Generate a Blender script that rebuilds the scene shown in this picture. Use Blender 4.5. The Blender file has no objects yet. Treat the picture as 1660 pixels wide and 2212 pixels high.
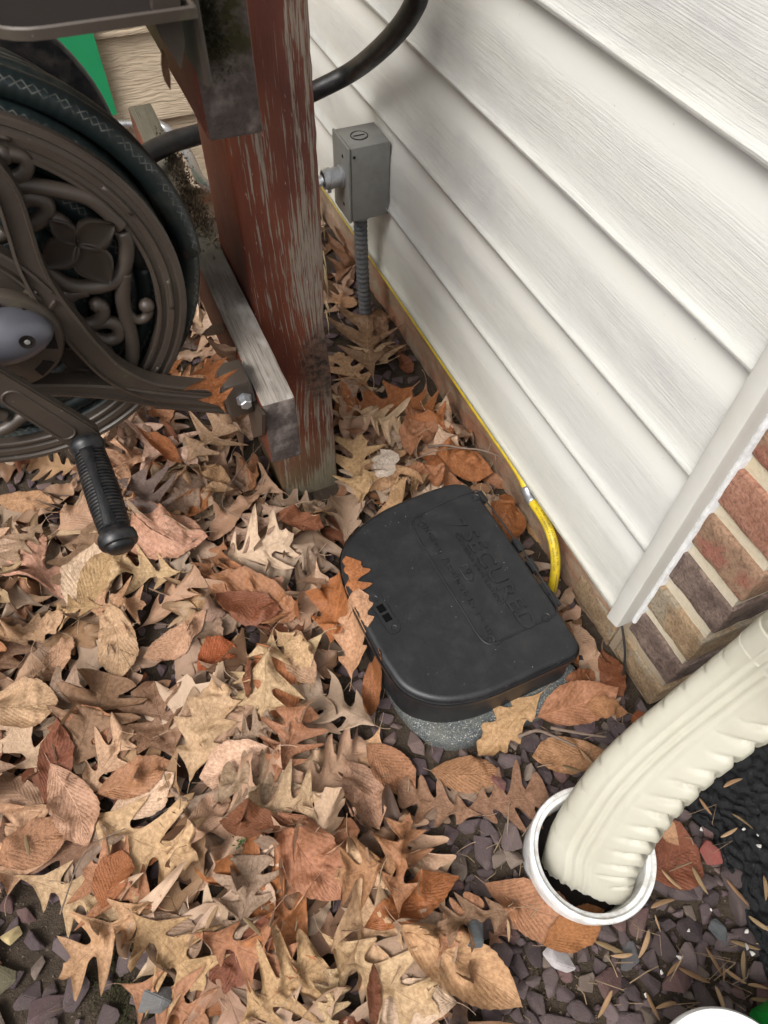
import bpy, bmesh, math, random
import numpy as np
from mathutils import Vector, Matrix, noise as mnoise
from mathutils.geometry import tessellate_polygon
random.seed(11); RNG = np.random.default_rng(11)
S = bpy.context.scene
COL = S.collection
# ---------------------------------------------------------------- camera
F = 1520.0; CX, CY = 830.0, 1106.0           # focal length and centre, in units of a 1660 x 2212 frame
CAMH = 0.85
def _nz(v): return v / np.linalg.norm(v)
_Vn = np.array([800 - CX, 2200 - CY, F]); _V1 = np.array([-290 - CX, -1036 - CY, F])
_D = _nz(_Vn); _Y = _nz(_V1 - _D * _V1.dot(_D)); _Z = -_D; _X = np.cross(_Y, _Z)
ROT = np.stack([_X, _Y, _Z]); CAMP = np.array([0, 0, CAMH])
cd = bpy.data.cameras.new('camera'); cam = bpy.data.objects.new('camera', cd); COL.objects.link(cam)
M = Matrix.Identity(4)
for i in range(3):
    M[i][0] = ROT[i, 0]; M[i][1] = -ROT[i, 1]; M[i][2] = -ROT[i, 2]; M[i][3] = CAMP[i]
cam.matrix_world = M
cd.sensor_fit = 'VERTICAL'; cd.sensor_height = 36.0; cd.lens = F / 2212 * 36.0
cd.clip_start = 0.02; cd.clip_end = 200
cd.dof.use_dof = True; cd.dof.focus_distance = 0.88; cd.dof.aperture_fstop = cd.lens / 2.0
S.camera = cam
# ---------------------------------------------------------------- light
SUN_EL, SUN_AZ = math.radians(52), math.radians(242)
w = bpy.data.worlds.new('World'); S.world = w; w.use_nodes = True
wt = w.node_tree; wt.nodes.clear()
sky = wt.nodes.new('ShaderNodeTexSky'); sky.sky_type = 'NISHITA'; sky.sun_disc = False
sky.sun_elevation = SUN_EL; sky.sun_rotation = SUN_AZ; sky.air_density = 1.0; sky.dust_density = 6.0; sky.ozone_density = 1.0
hs = wt.nodes.new('ShaderNodeHueSaturation'); hs.inputs['Saturation'].default_value = 0.18   # overcast: a grey sky
bg = wt.nodes.new('ShaderNodeBackground'); bg.inputs['Strength'].default_value = 0.115
wo = wt.nodes.new('ShaderNodeOutputWorld')
wt.links.new(sky.outputs[0], hs.inputs['Color']); wt.links.new(hs.outputs[0], bg.inputs[0]); wt.links.new(bg.outputs[0], wo.inputs[0])
sl = bpy.data.lights.new('sun', 'SUN'); sl.energy = 1.1; sl.angle = math.radians(24); sl.color = (1, 0.97, 0.93)
so = bpy.data.objects.new('sun', sl); COL.objects.link(so)
_sd = Vector((math.sin(SUN_AZ) * math.cos(SUN_EL), math.cos(SUN_AZ) * math.cos(SUN_EL), math.sin(SUN_EL)))
so.rotation_euler = _sd.to_track_quat('Z', 'Y').to_euler()
S.view_settings.view_transform = 'Standard'; S.view_settings.look = 'None'
S.view_settings.gamma = 1.0; S.view_settings.use_curve_mapping = False
S.view_settings.exposure = 1.0
S.render.engine = 'CYCLES'
S.cycles.max_bounces = 6; S.cycles.use_denoising = True

# ---------------------------------------------------------------- helpers
def ray(u, v): return ROT @ np.array([u - CX, v - CY, F])
def at(u, v, x=None, y=None, z=None, d=None):
    """the place in the world that a line of sight meets at a given wall (x), depth (y), height (z) or distance (d)"""
    r = ray(u, v)
    if x is not None: t = (x - CAMP[0]) / r[0]
    elif y is not None: t = (y - CAMP[1]) / r[1]
    elif z is not None: t = (z - CAMP[2]) / r[2]
    else: t = d / F
    return Vector(CAMP + r * t)
def proj(p):
    c = ROT.T @ (np.array(p) - CAMP)
    return CX + F * c[0] / c[2], CY + F * c[1] / c[2]
def tag(o, label=None, cat=None, group=None, kind=None):
    if label: o['label'] = label
    if cat: o['category'] = cat
    if group: o['group'] = group
    if kind: o['kind'] = kind
    return o
def empty(name, loc, label, cat, group=None):
    o = bpy.data.objects.new(name, None); COL.objects.link(o); o.location = loc; o.empty_display_size = .02
    return tag(o, label, cat, group)
def link_mesh(name, me, mats=None, parent=None):
    o = bpy.data.objects.new(name, me); COL.objects.link(o)
    if mats is not None:
        for m in (mats if isinstance(mats, (list, tuple)) else [mats]): me.materials.append(m)
    if parent is not None:
        bpy_parent(o, parent)
    return o
def bpy_parent(o, parent):
    o.parent = parent
    o.matrix_parent_inverse = Matrix.Translation(-world_loc(parent))
def world_loc(o):
    p = Vector(o.location)
    q = o.parent
    if q is not None: p = p + world_loc(q) + o.matrix_parent_inverse.translation
    return p
def finish(name, bm, mats, parent=None, smooth=False, recalc=True):
    if recalc: bmesh.ops.recalc_face_normals(bm, faces=bm.faces)
    me = bpy.data.meshes.new(name); bm.to_mesh(me); bm.free()
    if smooth: me.shade_smooth()
    return link_mesh(name, me, mats, parent)
def auto(o, ang=40):
    o.data.shade_smooth()
    bm = bmesh.new(); bm.from_mesh(o.data)
    for e in bm.edges:
        if len(e.link_faces) == 2 and e.calc_face_angle(0) > math.radians(ang): e.smooth = False
    bm.to_mesh(o.data); bm.free(); return o
def box_bm(bm, lo, hi, bevel=0.0, seg=2, mat=0, jit=0):
    vs = [bm.verts.new((x, y, z)) for x in (lo[0], hi[0]) for y in (lo[1], hi[1]) for z in (lo[2], hi[2])]
    fs = []
    for q in ((0,1,3,2),(4,6,7,5),(0,4,5,1),(2,3,7,6),(0,2,6,4),(1,5,7,3)):
        f = bm.faces.new([vs[i] for i in q]); f.material_index = mat; fs.append(f)
    if bevel:
        es = list({e for f in fs for e in f.edges})
        bmesh.ops.bevel(bm, geom=es, offset=bevel, segments=seg, affect='EDGES', profile=.5)
    return vs
def box(name, lo, hi, mats, parent=None, bevel=0.0, seg=2):
    bm = bmesh.new(); box_bm(bm, lo, hi, bevel, seg)
    o = finish(name, bm, mats, parent)
    if bevel: auto(o, 35)
    return o
def frames(pts):
    """points, tangents and two side vectors along a line, without twist"""
    pts = [Vector(p) for p in pts]; n = len(pts); T = []
    for i in range(n):
        T.append((pts[min(i+1, n-1)] - pts[max(i-1, 0)]).normalized())
    a = Vector((0, 0, 1)) if abs(T[0].z) < .9 else Vector((1, 0, 0))
    N = [(a - T[0] * a.dot(T[0])).normalized()]
    for i in range(1, n):
        v = N[-1] - T[i] * N[-1].dot(T[i]); N.append(v.normalized())
    B = [T[i].cross(N[i]) for i in range(n)]
    return pts, T, N, B
def spline(pts, n=8, closed=False):
    pts = [Vector(p) for p in pts]; out = []; m = len(pts)
    g = (lambda i: pts[i % m]) if closed else (lambda i: pts[max(0, min(m-1, i))])
    for i in range(m if closed else m-1):
        p0, p1, p2, p3 = g(i-1), g(i), g(i+1), g(i+2)
        for k in range(n):
            t = k / n
            out.append(.5 * ((2*p1) + (p2-p0)*t + (2*p0-5*p1+4*p2-p3)*t*t + (3*p1-p0-3*p2+p3)*t**3))
    if not closed: out.append(pts[-1])
    return out
def tube_bm(bm, pts, r, k=10, caps=True, squash=(1, 1), mat=0, uv=None):
    pts, T, N, B = frames(pts); rings = []
    n = len(pts); rr = r if callable(r) else (lambda t: r)
    for i in range(n):
        R_ = rr(i / max(1, n-1)); ring = []
        for j in range(k):
            a = 2*math.pi*j/k
            ring.append(bm.verts.new(pts[i] + N[i]*(math.cos(a)*R_*squash[0]) + B[i]*(math.sin(a)*R_*squash[1])))
        rings.append(ring)
    if uv: L = bm.loops.layers.uv.verify()
    s = 0
    for i in range(n-1):
        ds = (pts[i+1]-pts[i]).length
        for j in range(k):
            f = bm.faces.new((rings[i][j], rings[i][(j+1) % k], rings[i+1][(j+1) % k], rings[i+1][j])); f.smooth = True; f.material_index = mat
            if uv:
                for lp, q in zip(f.loops, ((s, j/k), (s, (j+1)/k), (s+ds, (j+1)/k), (s+ds, j/k))): lp[L].uv = q
        s += ds
    if caps:
        bm.faces.new(rings[0]).material_index = mat; bm.faces.new(list(reversed(rings[-1]))).material_index = mat
    return rings
def tube(name, pts, r, mats, parent=None, k=12, **kw):
    bm = bmesh.new(); tube_bm(bm, pts, r, k, **kw); return finish(name, bm, mats, parent)
def lathe_bm(bm, prof, origin, axis, k=48, mat=0, close=False, uv=False):
    """prof: (radius, height along the axis)"""
    axis = Vector(axis).normalized(); a = Vector((0, 0, 1)) if abs(axis.z) < .9 else Vector((1, 0, 0))
    n = (a - axis*a.dot(axis)).normalized(); b = axis.cross(n); o = Vector(origin); rings = []
    for r, h in prof:
        if r < 1e-6: rings.append([bm.verts.new(o + axis*h)])
        else: rings.append([bm.verts.new(o + axis*h + (n*math.cos(2*math.pi*j/k) + b*math.sin(2*math.pi*j/k))*r) for j in range(k)])
    pr = list(zip(rings, rings[1:])) + ([(rings[-1], rings[0])] if close else [])
    for A, Bq in pr:
        for j in range(k):
            q = [A[j % len(A)], A[(j+1) % k % len(A)], Bq[(j+1) % k % len(Bq)], Bq[j % len(Bq)]]
            u = []
            for v in q:
                if v not in u: u.append(v)
            if len(u) > 2:
                f = bm.faces.new(u); f.smooth = True; f.material_index = mat
    return rings
def lathe(name, prof, origin, axis, mats, parent=None, k=48, ang=35, close=False):
    bm = bmesh.new(); lathe_bm(bm, prof, origin, axis, k, close=close); return auto(finish(name, bm, mats, parent), ang)
def prism_bm(bm, poly, d, holes=(), mat=0):
    """flat outline (list of 3-d points) with holes, thickened by the vector d"""
    loops = [[Vector(p) for p in poly]] + [[Vector(p) for p in h] for h in holes]
    allp = [p for l in loops for p in l]; d = Vector(d)
    a = [bm.verts.new(p) for p in allp]; b = [bm.verts.new(p + d) for p in allp]
    for t in tessellate_polygon(loops):
        try:
            bm.faces.new([a[i] for i in t]).material_index = mat; bm.faces.new([b[i] for i in reversed(t)]).material_index = mat
        except ValueError: pass
    s = 0
    for l in loops:
        for i in range(len(l)):
            j = (i+1) % len(l)
            bm.faces.new((a[s+i], a[s+j], b[s+j], b[s+i])).material_index = mat
        s += len(l)

# ---------------------------------------------------------------- materials
class Mt:
    def __init__(s, name, rough=.6, spec=.4):
        s.m = bpy.data.materials.new(name); s.m.use_nodes = True; s.t = s.m.node_tree
        s.b = s.t.nodes['Principled BSDF']; s.b.inputs['Roughness'].default_value = rough
        s.b.inputs['Specular IOR Level'].default_value = spec
    def n(s, typ, _out=0, _p=None, **ins):
        nd = s.t.nodes.new('ShaderNode' + typ)
        for k, v in (_p or {}).items(): setattr(nd, k, v)
        for k, v in ins.items():
            k = k.replace('_', ' ')
            key = int(k[1:]) if k[0] == 'i' and k[1:].isdigit() else k
            s.put(nd.inputs[key], v)
        return nd.outputs[_out]
    def put(s, sock, v):
        if isinstance(v, bpy.types.NodeSocket): s.t.links.new(v, sock)
        else:
            if sock.type == 'RGBA' and not isinstance(v, (int, float)) and len(v) == 3: v = (*v, 1)
            sock.default_value = v
    def co(s, which='Object'): return s.n('TexCoord', which if isinstance(which, int) else {'Generated':0,'Normal':1,'UV':2,'Object':3}[which])
    def geo(s): return s.n('NewGeometry', 0)          # world position
    def map(s, v, scale=(1, 1, 1), loc=(0, 0, 0), rot=(0, 0, 0)):
        return s.n('Mapping', Vector=v, Scale=scale, Location=loc, Rotation=rot)
    def noise(s, v, scale=5, detail=4, rough=.5, dist=0, col=False):
        return s.n('TexNoise', 1 if col else 0, Vector=v, Scale=scale, Detail=detail, Roughness=rough, Distortion=dist)
    def voro(s, v, scale=5, feature='F1', out=0, rnd=1.0):
        return s.n('TexVoronoi', out, _p={'feature': feature}, Vector=v, Scale=scale, Randomness=rnd)
    def ramp(s, f, stops, interp='LINEAR'):
        nd = s.t.nodes.new('ShaderNodeValToRGB'); cr = nd.color_ramp; cr.interpolation = interp
        while len(cr.elements) > 1: cr.elements.remove(cr.elements[-1])
        for i, (p, c) in enumerate(stops):
            if isinstance(c, (int, float)): c = (c, c, c)
            e = cr.elements[0] if i == 0 else cr.elements.new(p)
            e.position = p; e.color = (*c, 1)
        s.t.links.new(f, nd.inputs[0]); return nd.outputs[0]
    def mix(s, f, a, b, mode='MIX'):
        nd = s.t.nodes.new('ShaderNodeMix'); nd.data_type = 'RGBA'; nd.blend_type = mode; nd.clamp_factor = True
        s.put(nd.inputs[0], f); s.put(nd.inputs[6], a); s.put(nd.inputs[7], b); return nd.outputs[2]
    def math(s, op, a, b=0.0, c=0.0):
        nd = s.t.nodes.new('ShaderNodeMath'); nd.operation = op
        s.put(nd.inputs[0], a); s.put(nd.inputs[1], b); s.put(nd.inputs[2], c); return nd.outputs[0]
    def sep(s, v): 
        nd = s.t.nodes.new('ShaderNodeSeparateXYZ'); s.t.links.new(v, nd.inputs[0]); return nd.outputs
    def comb(s, x=0.0, y=0.0, z=0.0):
        nd = s.t.nodes.new('ShaderNodeCombineXYZ')
        for i, q in enumerate((x, y, z)): s.put(nd.inputs[i], q)
        return nd.outputs[0]
    def bump(s, h, strength=.5, dist=.002, prev=None):
        nd = s.t.nodes.new('ShaderNodeBump'); nd.inputs['Strength'].default_value = strength; nd.inputs['Distance'].default_value = dist
        s.t.links.new(h, nd.inputs['Height'])
        if prev is not None: s.t.links.new(prev, nd.inputs['Normal'])
        return nd.outputs[0]
    def out(s, color=None, normal=None, rough=None, metal=None):
        if color is not None: s.put(s.b.inputs['Base Color'], color)
        if normal is not None: s.put(s.b.inputs['Normal'], normal)
        if rough is not None: s.put(s.b.inputs['Roughness'], rough)
        if metal is not None: s.put(s.b.inputs['Metallic'], metal)
        return s.m
def plain(name, col, rough=.5, metal=0, var=.12, scale=60, bump=.15, spec=.4, dirt=None, bd=.0006):
    m = Mt(name, rough, spec); g = m.geo()
    n1 = m.noise(g, scale, 5, .6); c = m.mix(n1, tuple(x*(1-var) for x in col), tuple(min(1, x*(1+var)) for x in col))
    if dirt:
        n2 = m.ramp(m.noise(g, dirt[1], 6, .65), [(.45, 0), (.7, 1)]); c = m.mix(m.math('MULTIPLY', n2, dirt[2]), c, dirt[0])
    r = m.math('MULTIPLY_ADD', n1, .25, rough-.12)
    return m.out(c, m.bump(m.noise(g, scale*6, 3), bump, bd), r, metal)

def mat_vinyl():
    m = Mt('vinyl_siding', .42, .45); g = m.geo(); co = m.sep(g)
    gd = m.map(g, (9, 2.6, 95)); wob = m.noise(m.map(g, (3, 6, 14)), 1, 3, .5)
    v = m.comb(0.0, m.math('MULTIPLY', co[1], 7.0), m.math('ADD', m.math('MULTIPLY', co[2], 520), m.math('MULTIPLY', wob, 5)))
    grain = m.noise(v, 1.5, 4, .6, .15)
    lines = m.ramp(grain, [(.33, 0), (.5, .6), (.68, 1)])
    # grain only on the broad flat of each course (texture-wise the rolled cove is smooth)
    f = m.math('FRACT', m.math('DIVIDE', m.math('SUBTRACT', co[2], .0867), .1288))
    flat = m.ramp(f, [(0, 1), (.60, 1), (.74, .25), (.84, 0)])
    base = (.57, .565, .53)
    mot = m.noise(m.map(g, (2, 5, 9)), 1.5, 5, .6)
    grime = m.ramp(m.noise(m.map(g, (3, 2.6, 7)), 1.3, 6, .7, .4), [(.48, 0), (.72, 1)])
    c = m.mix(m.math('MULTIPLY', m.math('MULTIPLY', grime, flat), .55), base, (.30, .30, .31))
    yel = m.ramp(m.noise(m.map(g, (2, 2, 16), (3, 1, 0)), 2.2, 5, .6), [(.5, 0), (.8, 1)])
    c = m.mix(m.math('MULTIPLY', yel, .22), c, (.58, .53, .38))
    low = m.math('MULTIPLY', m.ramp(co[2], [(.085, 1), (.20, 0)]), mot)
    c = m.mix(m.math('MULTIPLY', low, .55), c, (.46, .42, .27))
    gr = m.math('MULTIPLY', flat, m.math('SUBTRACT', 1.0, lines))
    c = m.mix(m.math('MULTIPLY', gr, .36), c, (.38, .38, .37))
    sp = m.ramp(m.voro(g, 55), [(0, 1), (.035, 1), (.05, 0)])
    c = m.mix(m.math('MULTIPLY', sp, .35), c, (.15, .13, .1))
    h = m.math('MULTIPLY', lines, flat)
    return m.out(c, m.bump(m.noise(g, 8, 2), .12, .004, m.bump(h, .6, .0005)), .42)
def mat_fibre():
    m = Mt('fibre_cement_siding', .7, .25); g = m.geo(); co = m.sep(g)
    wob = m.noise(m.map(g, (7, 3, 16)), 1.2, 3, .5)
    v = m.comb(m.math('MULTIPLY', co[0], 20), 0.0, m.math('ADD', m.math('MULTIPLY', co[2], 300), m.math('MULTIPLY', wob, 9)))
    gr = m.noise(v, 1.2, 4, .5, .3); l = m.ramp(gr, [(.35, 0), (.55, .8), (.7, 1)])
    c = m.mix(l, (.43, .34, .24), (.52, .42, .31))
    c = m.mix(m.math('MULTIPLY', m.ramp(m.noise(g, 6, 5, .6), [(.5, 0), (.7, 1)]), .25), c, (.3, .24, .17))
    return m.out(c, m.bump(l, .8, .0014))
def mat_redwood(name='peeling_red_paint', knot=None, peel=.5, axis=2, side=False):
    """red stain over weathered grey timber; the grain runs along `axis`"""
    m = Mt(name, .55, .35); g = m.co('Object'); c3 = m.sep(g)
    A = [c3[i] for i in range(3)]
    o = [i for i in range(3) if i != axis]
    U, V, W = A[o[0]], A[o[1]], A[axis]
    kd = None
    if knot is not None:
        dx = m.math('SUBTRACT', U, knot[0]); dz = m.math('SUBTRACT', W, knot[1])
        r2 = m.math('ADD', m.math('MULTIPLY', dx, dx), m.math('MULTIPLY', m.math('MULTIPLY', dz, dz), .22))
        kd = m.math('SQRT', r2)
        push = m.math('DIVIDE', .00055, m.math('ADD', r2, .00035))
        U = m.math('ADD', U, m.math('MULTIPLY', dx, push))
    v = m.comb(m.math('MULTIPLY', U, 210), m.math('MULTIPLY', V, 210), m.math('MULTIPLY', W, 2.4))
    g1 = m.noise(v, 1.4, 6, .62, .5)
    fine = m.noise(m.comb(m.math('MULTIPLY', U, 520), m.math('MULTIPLY', V, 520), m.math('MULTIPLY', W, 26)), 1.2, 4, .65, .3)
    blotch = m.noise(m.map(g, (9, 9, 5) if axis == 2 else (9, 5, 9)), 1.3, 3, .5)
    red = m.mix(m.ramp(blotch, [(.35, 0), (.65, 1)]), (.060, .016, .010), (.175, .048, .022)); red = m.mix(m.math('MULTIPLY', fine, .5), red, (.07, .014, .01))
    wood = m.mix(g1, (.10, .075, .06), (.29, .235, .185)); wood = m.mix(m.ramp(fine, [(.38, 1), (.5, 0)]), wood, (.08, .055, .04))
    mask = m.math('ADD', m.math('MULTIPLY', g1, .9), m.math('MULTIPLY', m.math('SUBTRACT', fine, .5), .55))
    mask = m.math('ADD', mask, m.math('MULTIPLY', m.math('SUBTRACT', blotch, .5), .85))
    if not side:
        mask = m.math('ADD', mask, m.ramp(U, [(.045, 0), (.062, .09), (.089, .16)]) if axis == 2 else 0.0)
        if axis == 2:
            mask = m.math('ADD', mask, m.ramp(W, [(0.0, .22), (.025, .10), (.06, 0)]))
    t = 1.0 - peel
    mm = m.ramp(mask, [(t, 0), (min(.999, t+.035), 1)])
    c = m.mix(mm, red, wood)
    spk = m.ramp(m.noise(m.map(g, (300, 300, 60)), 1, 3, .7), [(.66, 0), (.72, 1)]); c = m.mix(m.math('MULTIPLY', spk, .7), c, (.42, .34, .29))
    lowz = None
    if axis == 2:
        lowz = m.math('MULTIPLY', m.ramp(W, [(0, 1), (.14, 0)]), 1.0)
        c = m.mix(m.math('MULTIPLY', lowz, m.noise(g, 30, 4, .6)), c, (.14, .13, .07))
    h = m.math('ADD', m.math('MULTIPLY', fine, .5), m.math('MULTIPLY', mm, -.35))
    if kd is not None:
        kn = m.noise(g, 90, 5, .7)
        k1 = m.ramp(m.math('ADD', kd, m.math('MULTIPLY', m.math('SUBTRACT', kn, .5), .02)), [(.010, 1), (.021, .8), (.034, 0)])
        c = m.mix(m.math('MULTIPLY', k1, .93), c, m.mix(m.ramp(kn, [(.4, 0), (.6, 1)]), (.005, .004, .004), (.11, .065, .045)))
        h = m.math('ADD', h, m.math('MULTIPLY', m.math('MULTIPLY', k1, kn), 2.0))
    return m.out(c, m.bump(h, .8, .0016), m.mix(mm, (.5,)*3, (.85,)*3))
def mat_greywood(name, along=1, dark=0.0, moss=0.0):
    m = Mt(name, .85, .2); g = m.co('Object'); c3 = m.sep(g); s = [190, 190, 190]; s[along] = 4.0
    wob = m.noise(g, 9, 2)
    v = m.map(g, tuple(s)); a = m.noise(v, 1.5, 6, .65, .5); f = m.noise(m.map(g, tuple(x*4 for x in s)), 1.0, 4, .65)
    cr = m.ramp(a, [(.28, 0), (.34, 1)])
    c = m.mix(a, (.10, .085, .072), (.34, .305, .265)); c = m.mix(m.ramp(f, [(.35, .8), (.5, 0)]), c, (.10, .08, .065))
    c = m.mix(m.math('SUBTRACT', 1.0, cr), c, (.03, .024, .02))
    b = m.noise(m.map(g, (20, 9, 20)), 1, 4, .6)
    c = m.mix(m.ramp(b, [(.5, 0), (.65, .55)]), c, (.62, .59, .56))
    if dark:
        # weather-blackened, algae-covered far end
        fy = m.ramp(m.math('ADD', c3[along], m.math('MULTIPLY', b, .12)), [(.22, 0), (.33, dark)])
        c = m.mix(fy, c, m.mix(f, (.028, .028, .018), (.10, .088, .058)))
    return m.out(c, m.bump(m.math('ADD', m.math('MULTIPLY', f, .4), cr), .9, .0018))
def mat_endgrain(moss):
    m = Mt('mossy_end_grain' if moss else 'black_end_grain', .9, .1); g = m.co('Object'); c3 = m.sep(g)
    ctr = m.map(g, (1, 0, 1), (-.012, 0, -.030)); wob = m.noise(g, 40, 4, .6, col=True)
    ln = m.n('VectorMath', 1, _p={'operation': 'LENGTH'}, i0=m.mix(.012, ctr, wob))
    rg = m.math('SINE', m.math('MULTIPLY', ln, 2300)); n2 = m.noise(g, 140, 5, .7); big = m.noise(g, 26, 4, .6)
    c = m.mix(n2, (.014, .011, .010), (.125, .100, .090)); c = m.mix(m.math('MULTIPLY', m.ramp(rg, [(.5, 0), (1, 1)]), .10), c, (.12, .085, .075))
    c = m.mix(m.ramp(big, [(.50, 0), (.66, .8)]), c, (.24, .20, .18))
    if moss:
        f = m.math('MULTIPLY', m.ramp(c3[2], [(.035, 0), (.06, 1)]), m.ramp(m.noise(g, 45, 4, .6), [(.38, 0), (.55, 1)]))
        c = m.mix(f, c, m.mix(n2, (.016, .014, .007), (.055, .048, .022)))
    return m.out(c, m.bump(m.math('ADD', n2, m.math('MULTIPLY', rg, .05)), .8, .0014))
def mat_brick(name, a, b, c_=None):
    m = Mt(name, .88, .2); g = m.geo(); n1 = m.noise(g, 55, 6, .7); n2 = m.noise(g, 300, 4, .7); big = m.noise(g, 17, 3, .6)
    c = m.mix(m.ramp(n1, [(.35, 0), (.65, 1)]), a, b)
    if c_: c = m.mix(m.ramp(big, [(.5, 0), (.58, 1)]), c, c_)
    c = m.mix(m.ramp(n2, [(.38, .5), (.5, 0)]), c, tuple(x*.35 for x in a)); c = m.mix(m.ramp(n2, [(.62, 0), (.75, .35)]), c, (.5, .42, .34))
    return m.out(c, m.bump(m.math('ADD', n1, n2), .9, .0022))
def mat_mortar():
    m = Mt('pale_mortar', .9, .15); g = m.geo(); n1 = m.noise(g, 200, 5, .7); big = m.noise(g, 14, 4, .6); z = m.sep(g)[2]
    c = m.mix(n1, (.36, .31, .235), (.56, .50, .39)); c = m.mix(m.ramp(big, [(.45, 0), (.7, .6)]), c, (.46, .36, .22))
    c = m.mix(m.ramp(z, [(.02, .85), (.11, 0)]), c, (.22, .165, .11))
    return m.out(c, m.bump(n1, .8, .002))
def mat_foundation():
    m = Mt('soil_stained_foundation', .9, .15); g = m.geo(); n1 = m.noise(g, 40, 6, .7); n2 = m.noise(m.map(g, (1, 6, 22)), 1.4, 5, .6, .6)
    c = m.mix(n1, (.15, .105, .07), (.33, .25, .175)); c = m.mix(m.ramp(n2, [(.42, 0), (.6, .8)]), c, (.26, .11, .06))
    c = m.mix(m.ramp(m.noise(g, 11, 4, .6), [(.52, 0), (.68, .7)]), c, (.09, .07, .05))
    return m.out(c, m.bump(m.math('ADD', n1, n2), .9, .004))
def mat_soil():  # soil colour lowered so crevices read dark: their shade is painted in
    m = Mt('shade_dark_soil', .9, .2); g = m.geo(); n1 = m.noise(g, 60, 6, .7); n2 = m.noise(g, 300, 4, .7)
    c = m.mix(n1, (.014, .010, .008), (.085, .062, .042)); c = m.mix(m.ramp(n2, [(.6, 0), (.75, .5)]), c, (.18, .14, .10))
    return m.out(c, m.bump(m.math('ADD', n1, n2), 1.0, .004))
def mat_asphalt():
    m = Mt('wet_black_asphalt', .5, .25); g = m.geo(); n2 = m.noise(g, 500, 4, .7); n1 = m.noise(g, 90, 4, .6)
    c = m.mix(n1, (.003, .003, .0035), (.012, .012, .013)); sp = m.ramp(m.voro(g, 160), [(.0, 1), (.10, 1), (.13, 0)])
    c = m.mix(m.math('MULTIPLY', sp, .3), c, (.20, .19, .18))
    return m.out(c, m.bump(m.math('ADD', n1, n2), .9, .002), m.math('MULTIPLY_ADD', n1, .4, .35))
def mat_stone():
    m = Mt('shale_gravel', .8, .25); g = m.co('Object'); wd = m.geo()
    oc = m.n('ObjectInfo', 1); rnd = m.n('ObjectInfo', 5)
    v = m.n('VectorMath', 0, _p={'operation': 'ADD'}, i0=wd, i1=m.comb(rnd, rnd, rnd))
    n1 = m.noise(v, 90, 5, .65); n2 = m.noise(v, 420, 4, .7); lay = m.noise(m.map(g, (40, 40, 500)), 1, 3)
    c = m.mix(n1, oc, (1.45, 1.4, 1.4), 'MULTIPLY'); c = m.mix(m.ramp(n2, [(.6, 0), (.8, .45)]), c, (.28, .24, .23))
    c = m.mix(m.ramp(m.noise(v, 30, 3), [(.5, 0), (.7, .4)]), c, (.12, .09, .075))
    return m.out(c, m.bump(m.math('ADD', n1, m.math('ADD', n2, m.math('MULTIPLY', lay, .4))), .8, .0016))
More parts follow.
